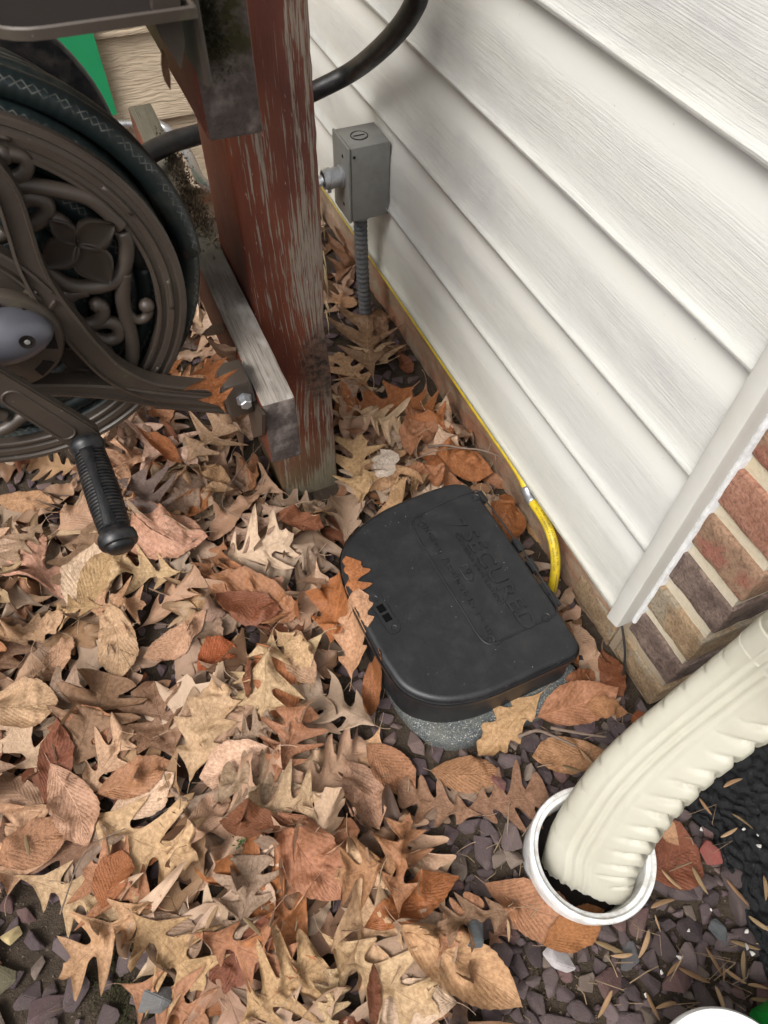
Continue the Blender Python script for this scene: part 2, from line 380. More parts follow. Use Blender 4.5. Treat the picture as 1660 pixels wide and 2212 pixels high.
def mat_leaf():
    m = Mt('dry_leaf', .62, .35)
    uv = m.co('UV'); s = m.sep(uv); u, v = s[0], s[1]
    oc = m.n('ObjectInfo', 1); rnd = m.n('ObjectInfo', 5); al = m.n('ObjectInfo', 2)
    av = m.math('ABSOLUTE', v); g = m.co('Object')
    gv = m.n('VectorMath', 0, _p={'operation': 'ADD'}, i0=g, i1=m.comb(rnd, m.math('MULTIPLY', rnd, 7.3), 0.0))
    kv = m.n('Attribute', 2, _p={'attribute_name': 'veins'})
    rb_ = m.ramp(m.math('DIVIDE', kv, 20.0), [(.45, 0), (.55, 1)])
    # side veins leave the midrib slanting forward
    ph = m.math('SUBTRACT', m.math('MULTIPLY', u, kv), m.math('MULTIPLY', av, m.mix(rb_, (1.25,)*3, (4.3,)*3)))
    fr = m.math('ABSOLUTE', m.math('SUBTRACT', m.math('FRACT', ph), .5))
    rb = m.ramp(m.math('DIVIDE', kv, 20.0), [(.45, 0), (.55, 1)])
    side = m.ramp(fr, [(0, 1), (.025, .8), (.07, 0)])
    mid = m.ramp(av, [(0, 1), (.012, 1), (.03, 0)])
    vein = m.math('MAXIMUM', mid, m.math('MULTIPLY', side, .6))
    net = m.voro(m.map(gv, (1, 1, .2)), 420, 'DISTANCE_TO_EDGE'); netm = m.ramp(net, [(0, 1), (.09, 0)])
    n1 = m.noise(gv, 26, 5, .62); n2 = m.noise(gv, 130, 4, .7)
    c = m.mix(m.ramp(n1, [(.3, 0), (.7, 1)]), m.mix(1.0, oc, (.60, .52, .46), 'MULTIPLY'), m.mix(1.0, oc, (1.28, 1.26, 1.22), 'MULTIPLY'))
    c = m.mix(m.math('MULTIPLY', n2, .35), c, m.mix(1.0, oc, (.62, .54, .46), 'MULTIPLY'))
    c = m.mix(m.math('MULTIPLY', netm, .18), c, m.mix(1.0, oc, (.5, .42, .36), 'MULTIPLY'))
    vc = m.mix(m.ramp(rnd, [(.55, 0), (.8, 1)]), m.mix(1.0, oc, (.42, .34, .28), 'MULTIPLY'), m.mix(1.0, oc, (1.5, 1.5, 1.5), 'MULTIPLY'))
    c = m.mix(m.math('MULTIPLY', m.math('MAXIMUM', mid, m.math('MULTIPLY', side, .5)), .5), c, vc)
    spt = m.ramp(m.math('ADD', m.voro(gv, 85), m.math('MULTIPLY', n2, .12)), [(.10, 1), (.17, 0)])
    c = m.mix(m.math('MULTIPLY', spt, m.ramp(rnd, [(.45, .1), (.9, .75)])), c, (.05, .025, .015))
    blot = m.ramp(m.noise(gv, 15, 4, .6), [(.60, 0), (.72, .6)]); c = m.mix(m.math('MULTIPLY', blot, m.math('FRACT', m.math('MULTIPLY', rnd, 9.7))), c, (.10, .055, .035))
    ed = m.ramp(av, [(.80, 0), (1.0, .45)]); c = m.mix(m.math('MULTIPLY', ed, n1), c, (.12, .055, .025))
    back = m.n('NewGeometry', 6)
    c = m.mix(m.math('MULTIPLY', back, .45), c, (.46, .34, .24))
    h = m.math('ADD', m.math('MULTIPLY', vein, -.45), m.math('ADD', m.math('MULTIPLY', fr, m.math('MULTIPLY_ADD', rb, .75, .2)), m.math('MULTIPLY', n2, .35)))
    nm = m.bump(h, .55, .0009, m.bump(netm, .3, .0004, m.bump(n1, .5, .003)))
    m.out(c, nm, m.math('MULTIPLY_ADD', m.math('FRACT', m.math('MULTIPLY', rnd, 5.3)), .28, .42))
    tr = m.t.nodes.new('ShaderNodeBsdfTranslucent'); m.put(tr.inputs['Color'], c); m.put(tr.inputs['Normal'], nm)
    ms = m.t.nodes.new('ShaderNodeMixShader'); ms.inputs[0].default_value = .16
    o = m.t.nodes['Material Output']; m.t.links.new(m.b.outputs[0], ms.inputs[1]); m.t.links.new(tr.outputs[0], ms.inputs[2]); m.t.links.new(ms.outputs[0], o.inputs[0])
    return m.m
def mat_hose(name, base, stitch=True):
    m = Mt(name, .45, .45); uv = m.sep(m.co('UV')); g = m.geo(); s, t = uv[0], uv[1]
    n1 = m.noise(g, 50, 5, .6); c = m.mix(n1, tuple(x*.6 for x in base), tuple(x*1.5 for x in base))
    if stitch:
        zz = m.math('PINGPONG', m.math('MULTIPLY', s, 1.0), .0035)          # zigzag print along the hose
        tt = m.math('MULTIPLY', m.math('SUBTRACT', m.math('FRACT', m.math('MULTIPLY', t, 3.0)), .5), .024)
        d1 = m.math('ABSOLUTE', m.math('SUBTRACT', m.math('ABSOLUTE', tt), zz))
        line = m.ramp(m.math('MULTIPLY', d1, 100), [(.04, 1), (.08, 0)])
        rub = m.ramp(m.noise(g, 120, 4, .6), [(.42, 0), (.6, .8)])
        c = m.mix(m.math('MULTIPLY', line, rub), c, (.12, .12, .105))
    c = m.mix(m.ramp(m.noise(g, 22, 5, .65), [(.55, 0), (.75, .3)]), c, (.12, .11, .08))
    rib = m.math('SINE', m.math('MULTIPLY', s, 900))
    return m.out(c, m.bump(m.math('ADD', m.math('MULTIPLY', rib, .25), n1), .35, .0007), m.math('MULTIPLY_ADD', n1, .3, .3))
STITCH_T = .30
def mat_box():
    m = Mt('dusty_black_plastic', .5, .45); g = m.geo(); n1 = m.noise(g, 48, 8, .78); n2 = m.noise(g, 700, 3, .7)
    c = m.mix(n2, (.0055, .006, .007), (.013, .0135, .015)); c = m.mix(m.ramp(n1, [(.45, 0), (.8, .5)]), c, (.034, .033, .032))
    sp = m.ramp(m.voro(g, 150), [(0, 1), (.06, 1), (.10, 0)]); c = m.mix(m.math('MULTIPLY', sp, m.ramp(m.noise(g, 35, 4, .7), [(.52, 0), (.66, .9)])), c, (.42, .40, .37))
    sc = m.ramp(m.noise(m.map(g, (30, 8, 8)), 6, 5, .8), [(.68, 0), (.76, .35)]); c = m.mix(sc, c, (.16, .15, .13))
    return m.out(c, m.bump(n2, .35, .0005), m.math('MULTIPLY_ADD', n1, .25, .30))
def mat_speckle():
    m = Mt('speckled_paver_stone', .75, .35); g = m.geo(); v1 = m.voro(g, 900, out=1); n1 = m.noise(g, 30, 4)
    s = m.sep(v1)[0]; c = m.ramp(s, [(.0, (.035, .042, .045)), (.4, (.07, .08, .083)), (.75, (.12, .125, .12)), (.94, (.30, .29, .25))], 'CONSTANT')
    c = m.mix(m.ramp(n1, [(.4, 0), (.7, .5)]), c, (.10, .095, .075))
    return m.out(c, m.bump(m.noise(g, 500, 3), .7, .001))
def mat_bronze(): 
    m = Mt('bronze_powder_coat', .42, .5); g = m.geo(); n1 = m.noise(g, 18, 5, .6); n2 = m.noise(g, 500, 3)
    c = m.mix(n1, (.034, .026, .020), (.072, .055, .043)); al = m.ramp(m.noise(g, 34, 5, .65), [(.58, 0), (.75, .5)]); c = m.mix(al, c, (.075, .075, .04))
    sp = m.ramp(m.voro(g, 130), [(0, 1), (.05, 1), (.08, 0)]); c = m.mix(m.math('MULTIPLY', sp, m.ramp(n1, [(.5, 0), (.6, .7)])), c, (.4, .36, .3))
    return m.out(c, m.bump(n2, .2, .0003), m.math('MULTIPLY_ADD', n1, .3, .30), .15)
MAT = dict(
    vinyl=mat_vinyl(), fibre=mat_fibre(), mortar=mat_mortar(), found=mat_foundation(), soil=mat_soil(), asphalt=mat_asphalt(), stone=mat_stone(),
    leaf=mat_leaf(), box=mat_box(), speckle=mat_speckle(), bronze=mat_bronze(),
    brick_red=mat_brick('red_brick', (.22, .10, .065), (.33, .175, .12)), brick_brown=mat_brick('brown_brick', (.17, .105, .068), (.30, .185, .12), (.24, .10, .07)),
    brick_dark=mat_brick('dark_brown_brick', (.085, .060, .050), (.19, .135, .11)), brick_tan=mat_brick('tan_sandy_brick', (.20, .13, .075), (.32, .23, .14), (.24, .20, .145)),
    trim=plain('cream_vinyl_trim', (.48, .47, .435), .45, var=.06, dirt=((.38, .35, .29), 12, .3)),
    caulk=plain('white_caulk', (.62, .62, .62), .6, var=.15, scale=140, bump=.6, dirt=((.3, .28, .26), 60, .5), bd=.002),
    greybox=plain('grey_painted_steel', (.20, .20, .185), .5, 0, .12, 90, .25, dirt=((.14, .13, .12), 30, .5)),
    zinc=plain('galvanised_zinc', (.42, .43, .45), .38, .75, .25, 120, .3, dirt=((.2, .2, .19), 40, .5)),
    conduit=plain('grey_conduit', (.075, .08, .085), .5, 0, .2, 80, .2, dirt=((.16, .13, .1), 40, .4)),
    armour=plain('bright_armoured_cable', (.62, .63, .65), .3, .85, .15, 90, .1),
    hose_black=plain('black_rubber', (.0055, .0055, .0065), .42, 0, .3, 80, .2, dirt=((.05, .045, .04), 50, .4)),
    grip=plain('black_grip_rubber', (.007, .007, .008), .38, 0, .3, 120, .2, dirt=((.08, .07, .06), 70, .35)),
    hubcap=plain('metallic_grey_plastic', (.10, .10, .115), .36, .35, .08, 60, .08),
    yellow=plain('yellow_tube_coating', (.58, .42, .02), .45, 0, .12, 60, .2, dirt=((.18, .13, .05), 45, .55)),
    ink=plain('black_print', (.03, .03, .02), .6), blackwire=plain('black_wire', (.01, .01, .01), .5),
    green=plain('green_plastic', (.015, .23, .09), .4, 0, .12, 30, .15), whitep=plain('white_plastic', (.74, .75, .75), .35, 0, .04, 40, .08, dirt=((.5, .47, .4), 25, .25)),
    greenp=plain('bright_green_plastic', (.01, .28, .04), .4),
    pvc=plain('white_pvc', (.62, .62, .605), .45, 0, .08, 60, .2, dirt=((.27, .24, .20), 70, .75)),
    cream=plain('cream_aluminium', (.68, .655, .555), .33, 0, .03, 50, .05, dirt=((.55, .50, .38), 10, .3)),
    hole=plain('black_hole', (.003, .003, .003), .9, spec=.05), dark=plain('inside_dark', (.016, .013, .012), .9, spec=.05), red=mat_redwood(knot=(.074, .232), peel=.46), redside=mat_redwood('red_paint_side', None, .34, 2, True),
    redrail=mat_redwood('red_rail_side', None, .30, 1, True), greyrail=mat_greywood('grey_rail_top', 1, .85), endg=mat_endgrain(False), endm=mat_endgrain(True),
    hoseg=mat_hose('green_hose', (.0065, .0115, .0115)), moss=plain('moss', (.075, .070, .028), .95, 0, .5, 300, 1.0, bd=.003), crust=plain('dry_mud_crust', (.12, .085, .05), .95, 0, .5, 300, 1.0, bd=.003),
    twig=plain('dry_twig', (.14, .10, .075), .85, 0, .4, 150, .6), )
def set_origin(o, p):
    p = Vector(p); o.data.transform(Matrix.Translation(-p)); o.location = Vector(o.location) + p; return o
# ---------------------------------------------------------------- ground
WX = .445           # brick face beside the path
FRONT_Y = .158      # outer brick corner
def soilh(x, y):
    return -.016 + .006*mnoise.noise(Vector((x*9, y*9, 0))) + .003*mnoise.noise(Vector((x*40, y*40, 3)))
bm = bmesh.new(); nx, ny = 120, 170
V = [[bm.verts.new((-.7+1.35*i/nx, -.45+1.9*j/ny, soilh(-.7+1.35*i/nx, -.45+1.9*j/ny))) for j in range(ny+1)] for i in range(nx+1)]
for i in range(nx):
    for j in range(ny): bm.faces.new((V[i][j], V[i+1][j], V[i+1][j+1], V[i][j+1])).smooth = True
# the sheet goes on, level, as far as one could see
for (a, b, c, d) in (((-30, -30), (-.7, -30), (-.7, 30), (-30, 30)), ((.65, -30), (30, -30), (30, 30), (.65, 30)), ((-.7, 1.45), (.65, 1.45), (.65, 30), (-.7, 30)), ((-.7, -30), (.65, -30), (.65, -.45), (-.7, -.45))):
    bm.faces.new([bm.verts.new((*q, -.017)) for q in (a, b, c, d)])
tag(finish('ground', bm, MAT['soil']), kind='structure')
# asphalt drive, rough broken edge
edge = [(1480, 1600), (1470, 1700), (1500, 1765), (1545, 1800), (1560, 1860), (1590, 1900), (1600, 1960), (1625, 2010), (1645, 2070), (1668, 2120), (1740, 2230), (1900, 2400)]
EDGE = [at(u, v, z=-.004) for u, v in edge]
def edge_x(y):
    P = EDGE
    if y > P[0].y: return P[0].x
    for a, b in zip(P, P[1:]):
        if b.y <= y <= a.y: return a.x + (b.x-a.x)*(y-a.y)/(b.y-a.y)
    return P[-1].x
def in_asphalt(x, y, pad=0): return x > edge_x(y) + pad and y < FRONT_Y
bm = bmesh.new(); nx, ny = 150, 190; g = {}
for j in range(ny+1):
    y = .155 - .75*j/ny; x0 = edge_x(y) + .006*mnoise.noise(Vector((0, y*60, 5)))
    for i in range(nx+1):
        x = x0 + (1.3-x0)*(i/nx)**1.9
        c = mnoise.cell_vector(Vector((x*70, y*70, 0)))
        h = mnoise.voronoi(Vector((x*75, y*75, .3)))[0]; crk = min(1, (h[1]-h[0])*3.5)
        h2 = mnoise.voronoi(Vector((x*190, y*190, .7)))[0]
        z = -.006 + .008*crk - .0030*h2[0]*1.4 + .002*mnoise.noise(Vector((x*30, y*30, 1)))
        if i == 0: z = -.020
        g[i, j] = bm.verts.new((x, y, z))
for j in range(ny):
    for i in range(nx): bm.faces.new((g[i, j], g[i, j+1], g[i+1, j+1], g[i+1, j])).smooth = True
tag(finish('driveway', bm, MAT['asphalt']), kind='structure')

# ---------------------------------------------------------------- vinyl sided wall
SB = .0867; PITCH = .1288; SX = .428; Y0, Y1 = .256, 1.405
wall = empty('siding_wall', (SX, .7, 0), 'cream vinyl clapboard house wall with embossed wood grain, right of the timber post', 'wall')
prof = [(.0, .012), (-.0025, .0105), (-.0035, .006), (-.0030, .002), (.0, .0), (.001, .010), (.0, .030), (.0003, .055), (.0006, .074), (.0010, .084), (.0022, .0925), (.0034, .1005), (.0044, .109), (.0048, .119), (.0048, .1365)]
# (x offset into the wall, height)
for k in range(18):
    bm = bmesh.new(); n = 26; z0 = SB + k*PITCH; prev = None
    for i in range(n+1):
        y = Y0 + (Y1-Y0)*i/n
        wv = .0008*mnoise.noise(Vector((y*4, k*3.1, 0))); row = []
        for j, (dx, h) in enumerate(prof[2:]): row.append(bm.verts.new((SX + dx + .003 - .003*(j < 3) + wv, y, z0 + h)))
        if prev:
            for j in range(len(row)-1): bm.faces.new((prev[j], row[j], row[j+1], prev[j+1])).smooth = True
        prev = row
    o = finish('siding_board', bm, MAT['vinyl'], wall, recalc=False); auto(o, 50)
box('wall_sheathing', (SX+.022, FRONT_Y+.12, .085), (SX+.10, 1.44, 2.38), MAT['dark'], wall)
# corner post trim: broad rounded face with a side return, and its cut-off lower end
tb = bmesh.new(); ty0, ty1, tx0, tx1, tz = .238, .2578, .421, .440, .076
sec = [(tx1, ty1), (tx0+.003, ty1), (tx0+.0008, ty1-.0006), (tx0, ty1-.0025), (tx0, ty0+.0030), (tx0+.0010, ty0+.0008), (tx0+.0035, ty0), (tx1+.006, ty0)]
r0 = [tb.verts.new((x, y, tz + (0.004 if y < ty0+.004 else 0))) for x, y in sec]; r1 = [tb.verts.new((x, y, 2.37)) for x, y in sec]
for i in range(len(sec)-1): tb.faces.new((r0[i], r0[i+1], r1[i+1], r1[i])).smooth = True
tb.faces.new(r0)
o = finish('corner_trim', tb, MAT['trim'], wall); auto(o, 28)
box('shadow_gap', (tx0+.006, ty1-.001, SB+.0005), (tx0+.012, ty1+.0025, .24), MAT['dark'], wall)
# specks of dirt that sit on the boards
# ---------------------------------------------------------------- brick wall and its caulk bead
bw = empty('brick_wall', (WX, FRONT_Y, -.02), 'weathered red and brown brick corner with pale mortar beside the downspout', 'wall')
BP = .0677; BH = .0485; z00 = -.066+.0575-.0677
bm = bmesh.new()
box_bm(bm, (WX+.0045, FRONT_Y+.0045, -.06), (WX+.10, ty0+.012, 2.3))
box_bm(bm, (WX+.101, FRONT_Y+.0045, -.06), (1.6, FRONT_Y+.10, 2.3))
mo = finish('mortar_bed', bm, MAT['mortar'], bw)
def brick_mesh(lx, ly, seed, name='brick'):
    bm = bmesh.new(); box_bm(bm, (0, 0, 0), (lx, ly, BH), .0022, 2)
    bmesh.ops.subdivide_edges(bm, edges=[e for e in bm.edges if e.calc_length() > .03], cuts=5, use_grid_fill=True)
    for v in bm.verts:
        p = v.co*55 + Vector((seed*7.7, 0, 0)); v.co += Vector((mnoise.noise(p), mnoise.noise(p+Vector((9, 0, 0))), mnoise.noise(p+Vector((0, 9, 0)))))*.0014
        p = v.co*230 + Vector((seed*3.7, 0, 0)); v.co += Vector((mnoise.noise(p), mnoise.noise(p+Vector((9, 0, 0))), mnoise.noise(p+Vector((0, 9, 0)))))*.0006
    bmesh.ops.recalc_face_normals(bm, faces=bm.faces)
    me = bpy.data.meshes.new(name); bm.to_mesh(me); bm.free(); me.shade_smooth(); return me
bcol = ['tan', 'tan', 'dark', 'tan', 'dark', 'brown', 'red', 'brown', 'red', 'dark', 'red', 'red']
for k in range(13):
    z = z00 + k*BP + .0005*((k*7) % 3)
    col_ = MAT['brick_' + bcol[k % 12]]
    me = brick_mesh(.20 if k % 2 else .095, .0805, k); link_mesh('brick', me, col_, bw).location = (WX + .001*((k*5) % 3 - 1), FRONT_Y, z)
    x = WX + (.21 if k % 2 else .105)
    for q in range(2):
        me = brick_mesh(.20, .0805, k*5+q+1); link_mesh('brick', me, MAT['brick_' + bcol[(k*3+q*5) % 12]], bw).location = (x, FRONT_Y+.001*(q-1), z); x += .21
# caulk bead: lumpy strip between trim and brick
bm = bmesh.new(); n = 170; prev = None
for i in range(n+1):
    z = .084 + (.9-.084)*i/n; wob = .0018*mnoise.noise(Vector((0, 0, z*70))) + (.0028 if abs(((z - z00 + .006) % BP) - BP*.5) > BP*.5-.009 else 0)
    y0_, y1_ = ty0+.002, ty0-.0062-wob*.15; row = []
    for q in range(6):
        t = q/5; row.append(bm.verts.new((WX-.0015 - .0020*math.sin(math.pi*t) + .009*t*t*(q == 5) + .0008*mnoise.noise(Vector((t*9, 7, z*160))), y0_ + (y1_-y0_)*t, z)))
    if prev:
        for q in range(5): bm.faces.new((prev[q], row[q], row[q+1], prev[q+1])).smooth = True
    prev = row
tag(finish('caulk_bead', bm, MAT['caulk'], wall), 'cracked white caulk bead along the brick')
# the backer strip behind the bead, up against the trim
box('trim_backer', (WX-.003, ty0+.0005, .085), (WX+.006, ty0+.012, 2.3), MAT['trim'], wall)
# foundation below the siding: soil smeared brick, same face as the corner
fw = empty('foundation_wall', (WX, .7, -.02), 'low soil stained brick foundation under the bottom edge of the siding', 'wall')
bm = bmesh.new(); nx, nz = 180, 16; prev = None
for i in range(nx+1):
    y = ty0+.013 + (1.40-ty0-.013)*i/nx; row = []
    for j in range(nz+1):
        z = -.05 + .155*j/nz; p = Vector((y*30, z*45, 2))
        jt = .003 if abs(((z - z00 + .0058) % BP)) < .0115 and y < .42 else 0
        row.append(bm.verts.new((WX + .002 + jt - .004*mnoise.noise(p) - .002*mnoise.noise(p*4) - max(0, .02*(0.03-z)), y, z)))
    if prev:
        for j in range(nz): bm.faces.new((prev[j], prev[j+1], row[j+1], row[j])).smooth = True
    prev = row
finish('smeared_face', bm, MAT['found'], fw, recalc=False)
for k in range(1, 3):
    for q in range(1):
        me = brick_mesh(.05, .085, 40+k*3+q); link_mesh('brick', me, MAT['brick_tan'], fw).location = (WX-.0006, ty0+.013+q*.105, z00 + k*BP)
box('foundation_core', (WX+.008, ty0+.014, -.06), (WX+.09, 1.40, .082), MAT['found'], fw)

# ---------------------------------------------------------------- far wall
FY = 1.40
far = empty('lap_siding_wall', (0, FY, .1), 'beige wood-grained lap siding wall behind the hose reel', 'wall')
zj = [at(243, 268, y=FY).z, at(300, 64, y=FY).z]; step = zj[1]-zj[0]
for k in range(-1, 8):
    z0 = zj[0] + k*step; bm = bmesh.new(); n = 20; prev = None
    for i in range(n+1):
        x = -1.6 + (SX+.01+1.6)*i/n; row = [bm.verts.new((x, FY+.004, z0)), bm.verts.new((x, FY-.013, z0-.001)), bm.verts.new((x, FY-.0135, z0+.004)), bm.verts.new((x, FY-.001, z0+step+.004))]
        if prev:
            for q in range(3): bm.faces.new((prev[q], row[q], row[q+1], prev[q+1]))
        prev = row
    finish('lap_board', bm, MAT['fibre'], far)
box('far_sheathing', (-1.6, FY+.006, zj[0]-step), (SX, FY+.08, zj[0]+8*step), MAT['dark'], far)
box('far_footing', (-1.6, FY+.03, -.05), (SX, FY+.10, zj[0]-step-.002), MAT['found'], far)

# ---------------------------------------------------------------- timber post and rails
PX0, PX1, PY0, PY1 = .125, .214, .645, .785
post = empty('timber_post', (.17, .71, -.02), 'upright timber post with peeling red paint and a black knot near its foot', 'post')
bm = bmesh.new()
vs = box_bm(bm, (PX0, PY0, -.03), (PX1, PY1, 1.25), .004, 3)
bmesh.ops.subdivide_edges(bm, edges=[e for e in bm.edges if e.calc_length() > .5], cuts=90, use_grid_fill=True)
for v in bm.verts:
    z = v.co.z; right = max(0, (v.co.x - (PX1-.012))/.012)
    v.co.x -= right*(.0018*(1+mnoise.noise(Vector((0, 4, z*55)))) + (.005*math.exp(-((z-.30)/.05)**2)))
    v.co += Vector((mnoise.noise(v.co*30), mnoise.noise(v.co*30+Vector((5, 0, 0))), 0))*.0006
bmesh.ops.recalc_face_normals(bm, faces=bm.faces)
for f in bm.faces:
    if f.normal.x < -.6: f.material_index = 1
    elif f.normal.x > .6: f.material_index = 1
o = finish('post_body', bm, [MAT['red'], MAT['redside']], post); set_origin(o, (PX0, PY0, 0)); auto(o, 40)
# torn splinters on the wall-side edge
bm = bmesh.new()
for i in range(9):
    z = .30 + random.random()*.15; l = .014+random.random()*.03; y = PY0 + .001 + random.random()*.004
    a = Vector((PX1-.003, y, z)); b = a + Vector((.002+random.random()*.003, -.001, -l)); tube_bm(bm, [a, (a+b)/2+Vector((.001, 0, 0)), b], lambda t: .0011*(1-.75*t), 4)
sp = finish('splinters', bm, plain('raw_pine', (.33, .25, .14), .8), post)
def rail(lo, hi, label, endm, lname):
    r = empty('timber_rail', ((lo[0]+hi[0])/2, lo[1], lo[2]), label, 'rail')
    bm = bmesh.new(); box_bm(bm, lo, hi, .003, 2)
    bmesh.ops.subdivide_edges(bm, edges=[e for e in bm.edges if e.calc_length() > .3], cuts=30, use_grid_fill=True)
    bmesh.ops.recalc_face_normals(bm, faces=bm.faces)
    for v in bm.verts: v.co += Vector((mnoise.noise(v.co*40), 0, mnoise.noise(v.co*40+Vector((5, 0, 0)))))*.0008
    for f in bm.faces:
        f.material_index = 0 if f.normal.z > .5 else (2 if f.normal.y < -.55 else 1)
    o = finish('rail_body', bm, [MAT['greyrail'], MAT['redrail'], endm], r); set_origin(o, lo); auto(o, 40)
    return r
LR = rail((.0885, .495, .256), (.1235, 1.165, .345), 'lower timber rail with a silvery worn top and black sawn end, by the red post', MAT['endg'], 'low')
UR = rail((.0865, .505, .598), (.1262, 1.165, .687), 'upper timber rail with a mossy dark sawn end, by the reel tray', MAT['endm'], 'up')
# moss tufts on the upper rail end
def tufts(name, centre, spread, n, mat, parent, size, nrm, seed, kind='stuff'):
    rr = random.Random(seed); bm = bmesh.new(); nrm = Vector(nrm)
    for i in range(n):
        p = Vector(centre) + Vector((rr.gauss(0, spread[0]), rr.gauss(0, spread[1]), rr.gauss(0, spread[2])))
        d = (nrm + Vector((rr.uniform(-.9, .9), rr.uniform(-.9, .9), rr.uniform(-.9, .9)))).normalized()*size*rr.uniform(.5, 1.3)
        s = d.cross(Vector((rr.random(), rr.random(), 1))).normalized()*size*.22
        bm.faces.new([bm.verts.new(p-s), bm.verts.new(p+s), bm.verts.new(p+d)])
    o = finish(name, bm, mat, parent, recalc=False)
    if kind: o['kind'] = kind
    return o
tufts('moss_patch', (.100, .5035, .672), (.006, .0005, .015), 900, MAT['moss'], UR, .0035, (0, -1, .2), 3)
bm = bmesh.new()
tufts('mud_crust', (.113, .86, .348), (.007, .035, .003), 1500, MAT['crust'], LR, .006, (0, 0, 1), 5)
tufts('mud_crust', (.116, .95, .349), (.006, .04, .004), 900, MAT['crust'], LR, .006, (0, 0, 1), 6)

# ---------------------------------------------------------------- junction box, connector, conduit
jb = empty('junction_box', (.39, .995, .208), 'grey steel electrical junction box fixed to the siding behind the post', 'electrical box')
J = (.3655, .962, .208, .412, 1.028, .326)
o = box('box_body', (J[0]+.0015, J[1]+.001, J[2]+.001), (J[3]+.018, J[4]-.001, J[5]-.001), MAT['greybox'], jb, .0012)
o = box('cover_plate', (J[0]-.0035, J[1]-.0005, J[2]-.0005), (J[0]+.001, J[4]+.0005, J[5]+.0005), MAT['greybox'], jb, .002, 3)
lathe('knockout', [(0, .0), (.0105, .0), (.0112, .0006), (.0112, -.001)], (.393, .995, J[5]-.0006), (0, 0, 1), MAT['greybox'], jb, 28)
bm = bmesh.new(); pr = [(.0125, -.001), (.0125, .0006), (.0134, .0006), (.0134, -.001)]; lathe_bm(bm, pr, (.393, .995, J[5]-.0006), (0, 0, 1), 32); finish('knockout_rim', bm, MAT['dark'], jb)
box('screw_slot', (.384, .9942, J[5]-.0003), (.402, .9958, J[5]+.0004), MAT['dark'], jb)
for zz in (.305, .229): lathe('screw', [(0, .0008), (.0022, .0006), (.003, 0)], (J[0]-.0035, .985, zz), (-1, 0, 0), MAT['dark'], jb, 12)
lathe('screw', [(0, .0006), (.0018, .0004), (.0022, 0)], (.372, J[1], .312), (0, -1, 0), MAT['dark'], jb, 12)
cy = .990; cz = .272
con = lathe('cable_connector', [(.0165, 0), (.0165, .003), (.0145, .0045), (.0145, .018), (.0158, .019), (.0158, .022), (.0143, .023), (.0143, .031), (.0125, .0315), (.0115, .030)], (J[0]-.0035, cy, cz), (-1, 0, 0), MAT['zinc'], jb, 30)
lathe('clamp_screw', [(.0032, 0), (.0032, .006), (.0022, .007), (0, .0072)], (J[0]-.026, cy-.003, cz-.0135), (0, 0, -1), MAT['zinc'], con, 10)
lathe('pipe_nipple', [(.0165, 0), (.0165, -.010), (.0150, -.0125), (.0135, -.013)], (.392, .992, J[2]+.001), (0, 0, 1), MAT['greybox'], jb, 26)
gc = bmesh.new(); pts = spline([(.392, .992, .199), (.3925, .991, .15), (.3935, .988, .09), (.396, .985, .03), (.398, .985, -.03)], 26)
tube_bm(gc, pts, lambda t: .0104 + .0014*(int(t*104) % 4 < 2), 16)
tag(finish('flexible_conduit', gc, MAT['conduit']), 'dark grey ribbed conduit running from the junction box down into the leaves', 'conduit')
# armoured cable: box -> behind post -> far wall
def ribbed(pts, r, n, name, mats, parent=None):
    P = spline(pts, n); bm = bmesh.new(); tube_bm(bm, P, lambda t: r*(1+.24*(1 if int(t*len(P)) % 2 else -1)), 10); return finish(name, bm, mats, parent)
cp = [(.332, .990, .272), (.29, .995, .262), at(520, 420, y=1.05), at(443, 398, y=1.10), at(408, 335, y=1.25), at(372, 288, y=1.34), at(335, 266, y=1.375), at(298, 268, y=1.375), at(250, 270, y=1.375), at(200, 285, y=1.375), at(120, 300, y=1.375)]
cable = ribbed(cp, .0068, 17, 'armoured_cable', MAT['armour'])
tag(cable, 'bright silver armoured cable against the beige wall, behind the rail', 'cable')

# ---------------------------------------------------------------- black water hose
hp = [at(250, 380, d=.86), at(300, 345, d=.90), at(365, 310, d=.94), at(430, 290, d=.97), at(520, 262, d=1.0), at(610, 228, d=1.02), at(690, 192, d=1.0), at(760, 155, x=.385), at(815, 112, x=.387), at(860, 66, x=.388), at(890, 22, x=.388), at(905, -20, x=.386), at(912, -120, x=.38), at(905, -300, x=.36)]
bm = bmesh.new(); tube_bm(bm, spline(hp, 14), lambda t: .0133 - .0012*t, 20, uv=True)
tag(finish('black_hose', bm, MAT['hose_black']), 'thick black rubber hose curving from behind the post up across the siding', 'hose')

# ---------------------------------------------------------------- yellow gas tube with print
gp = [Vector((.4345, 1.38, .081)), Vector((.4335, .95, .0815)), Vector((.4330, .80, .0815)), Vector((.4330, .62, .0805)), Vector((.432, .50, .0815)), at(1148, 1078, x=.4295), at(1172, 1115, x=.4265), at(1190, 1152, x=.421), at(1199, 1190, x=.419), at(1200, 1232, x=.417), at(1192, 1278, x=.4145), at(1180, 1330, x=.412), at(1165, 1380, x=.409)]
GT = spline(gp, 12); gr = .0066
gas = empty('gas_tube', gp[4], 'yellow coated copper gas tube with black print, running under the siding edge', 'tube')
bm = bmesh.new(); tube_bm(bm, GT, gr, 18, uv=True); finish('coated_tube', bm, MAT['yellow'], gas)
i5 = 5*12
bm = bmesh.new(); tube_bm(bm, GT[i5-6:i5+3], gr+.0013, 18); finish('steel_sleeve', bm, MAT['zinc'], gas)
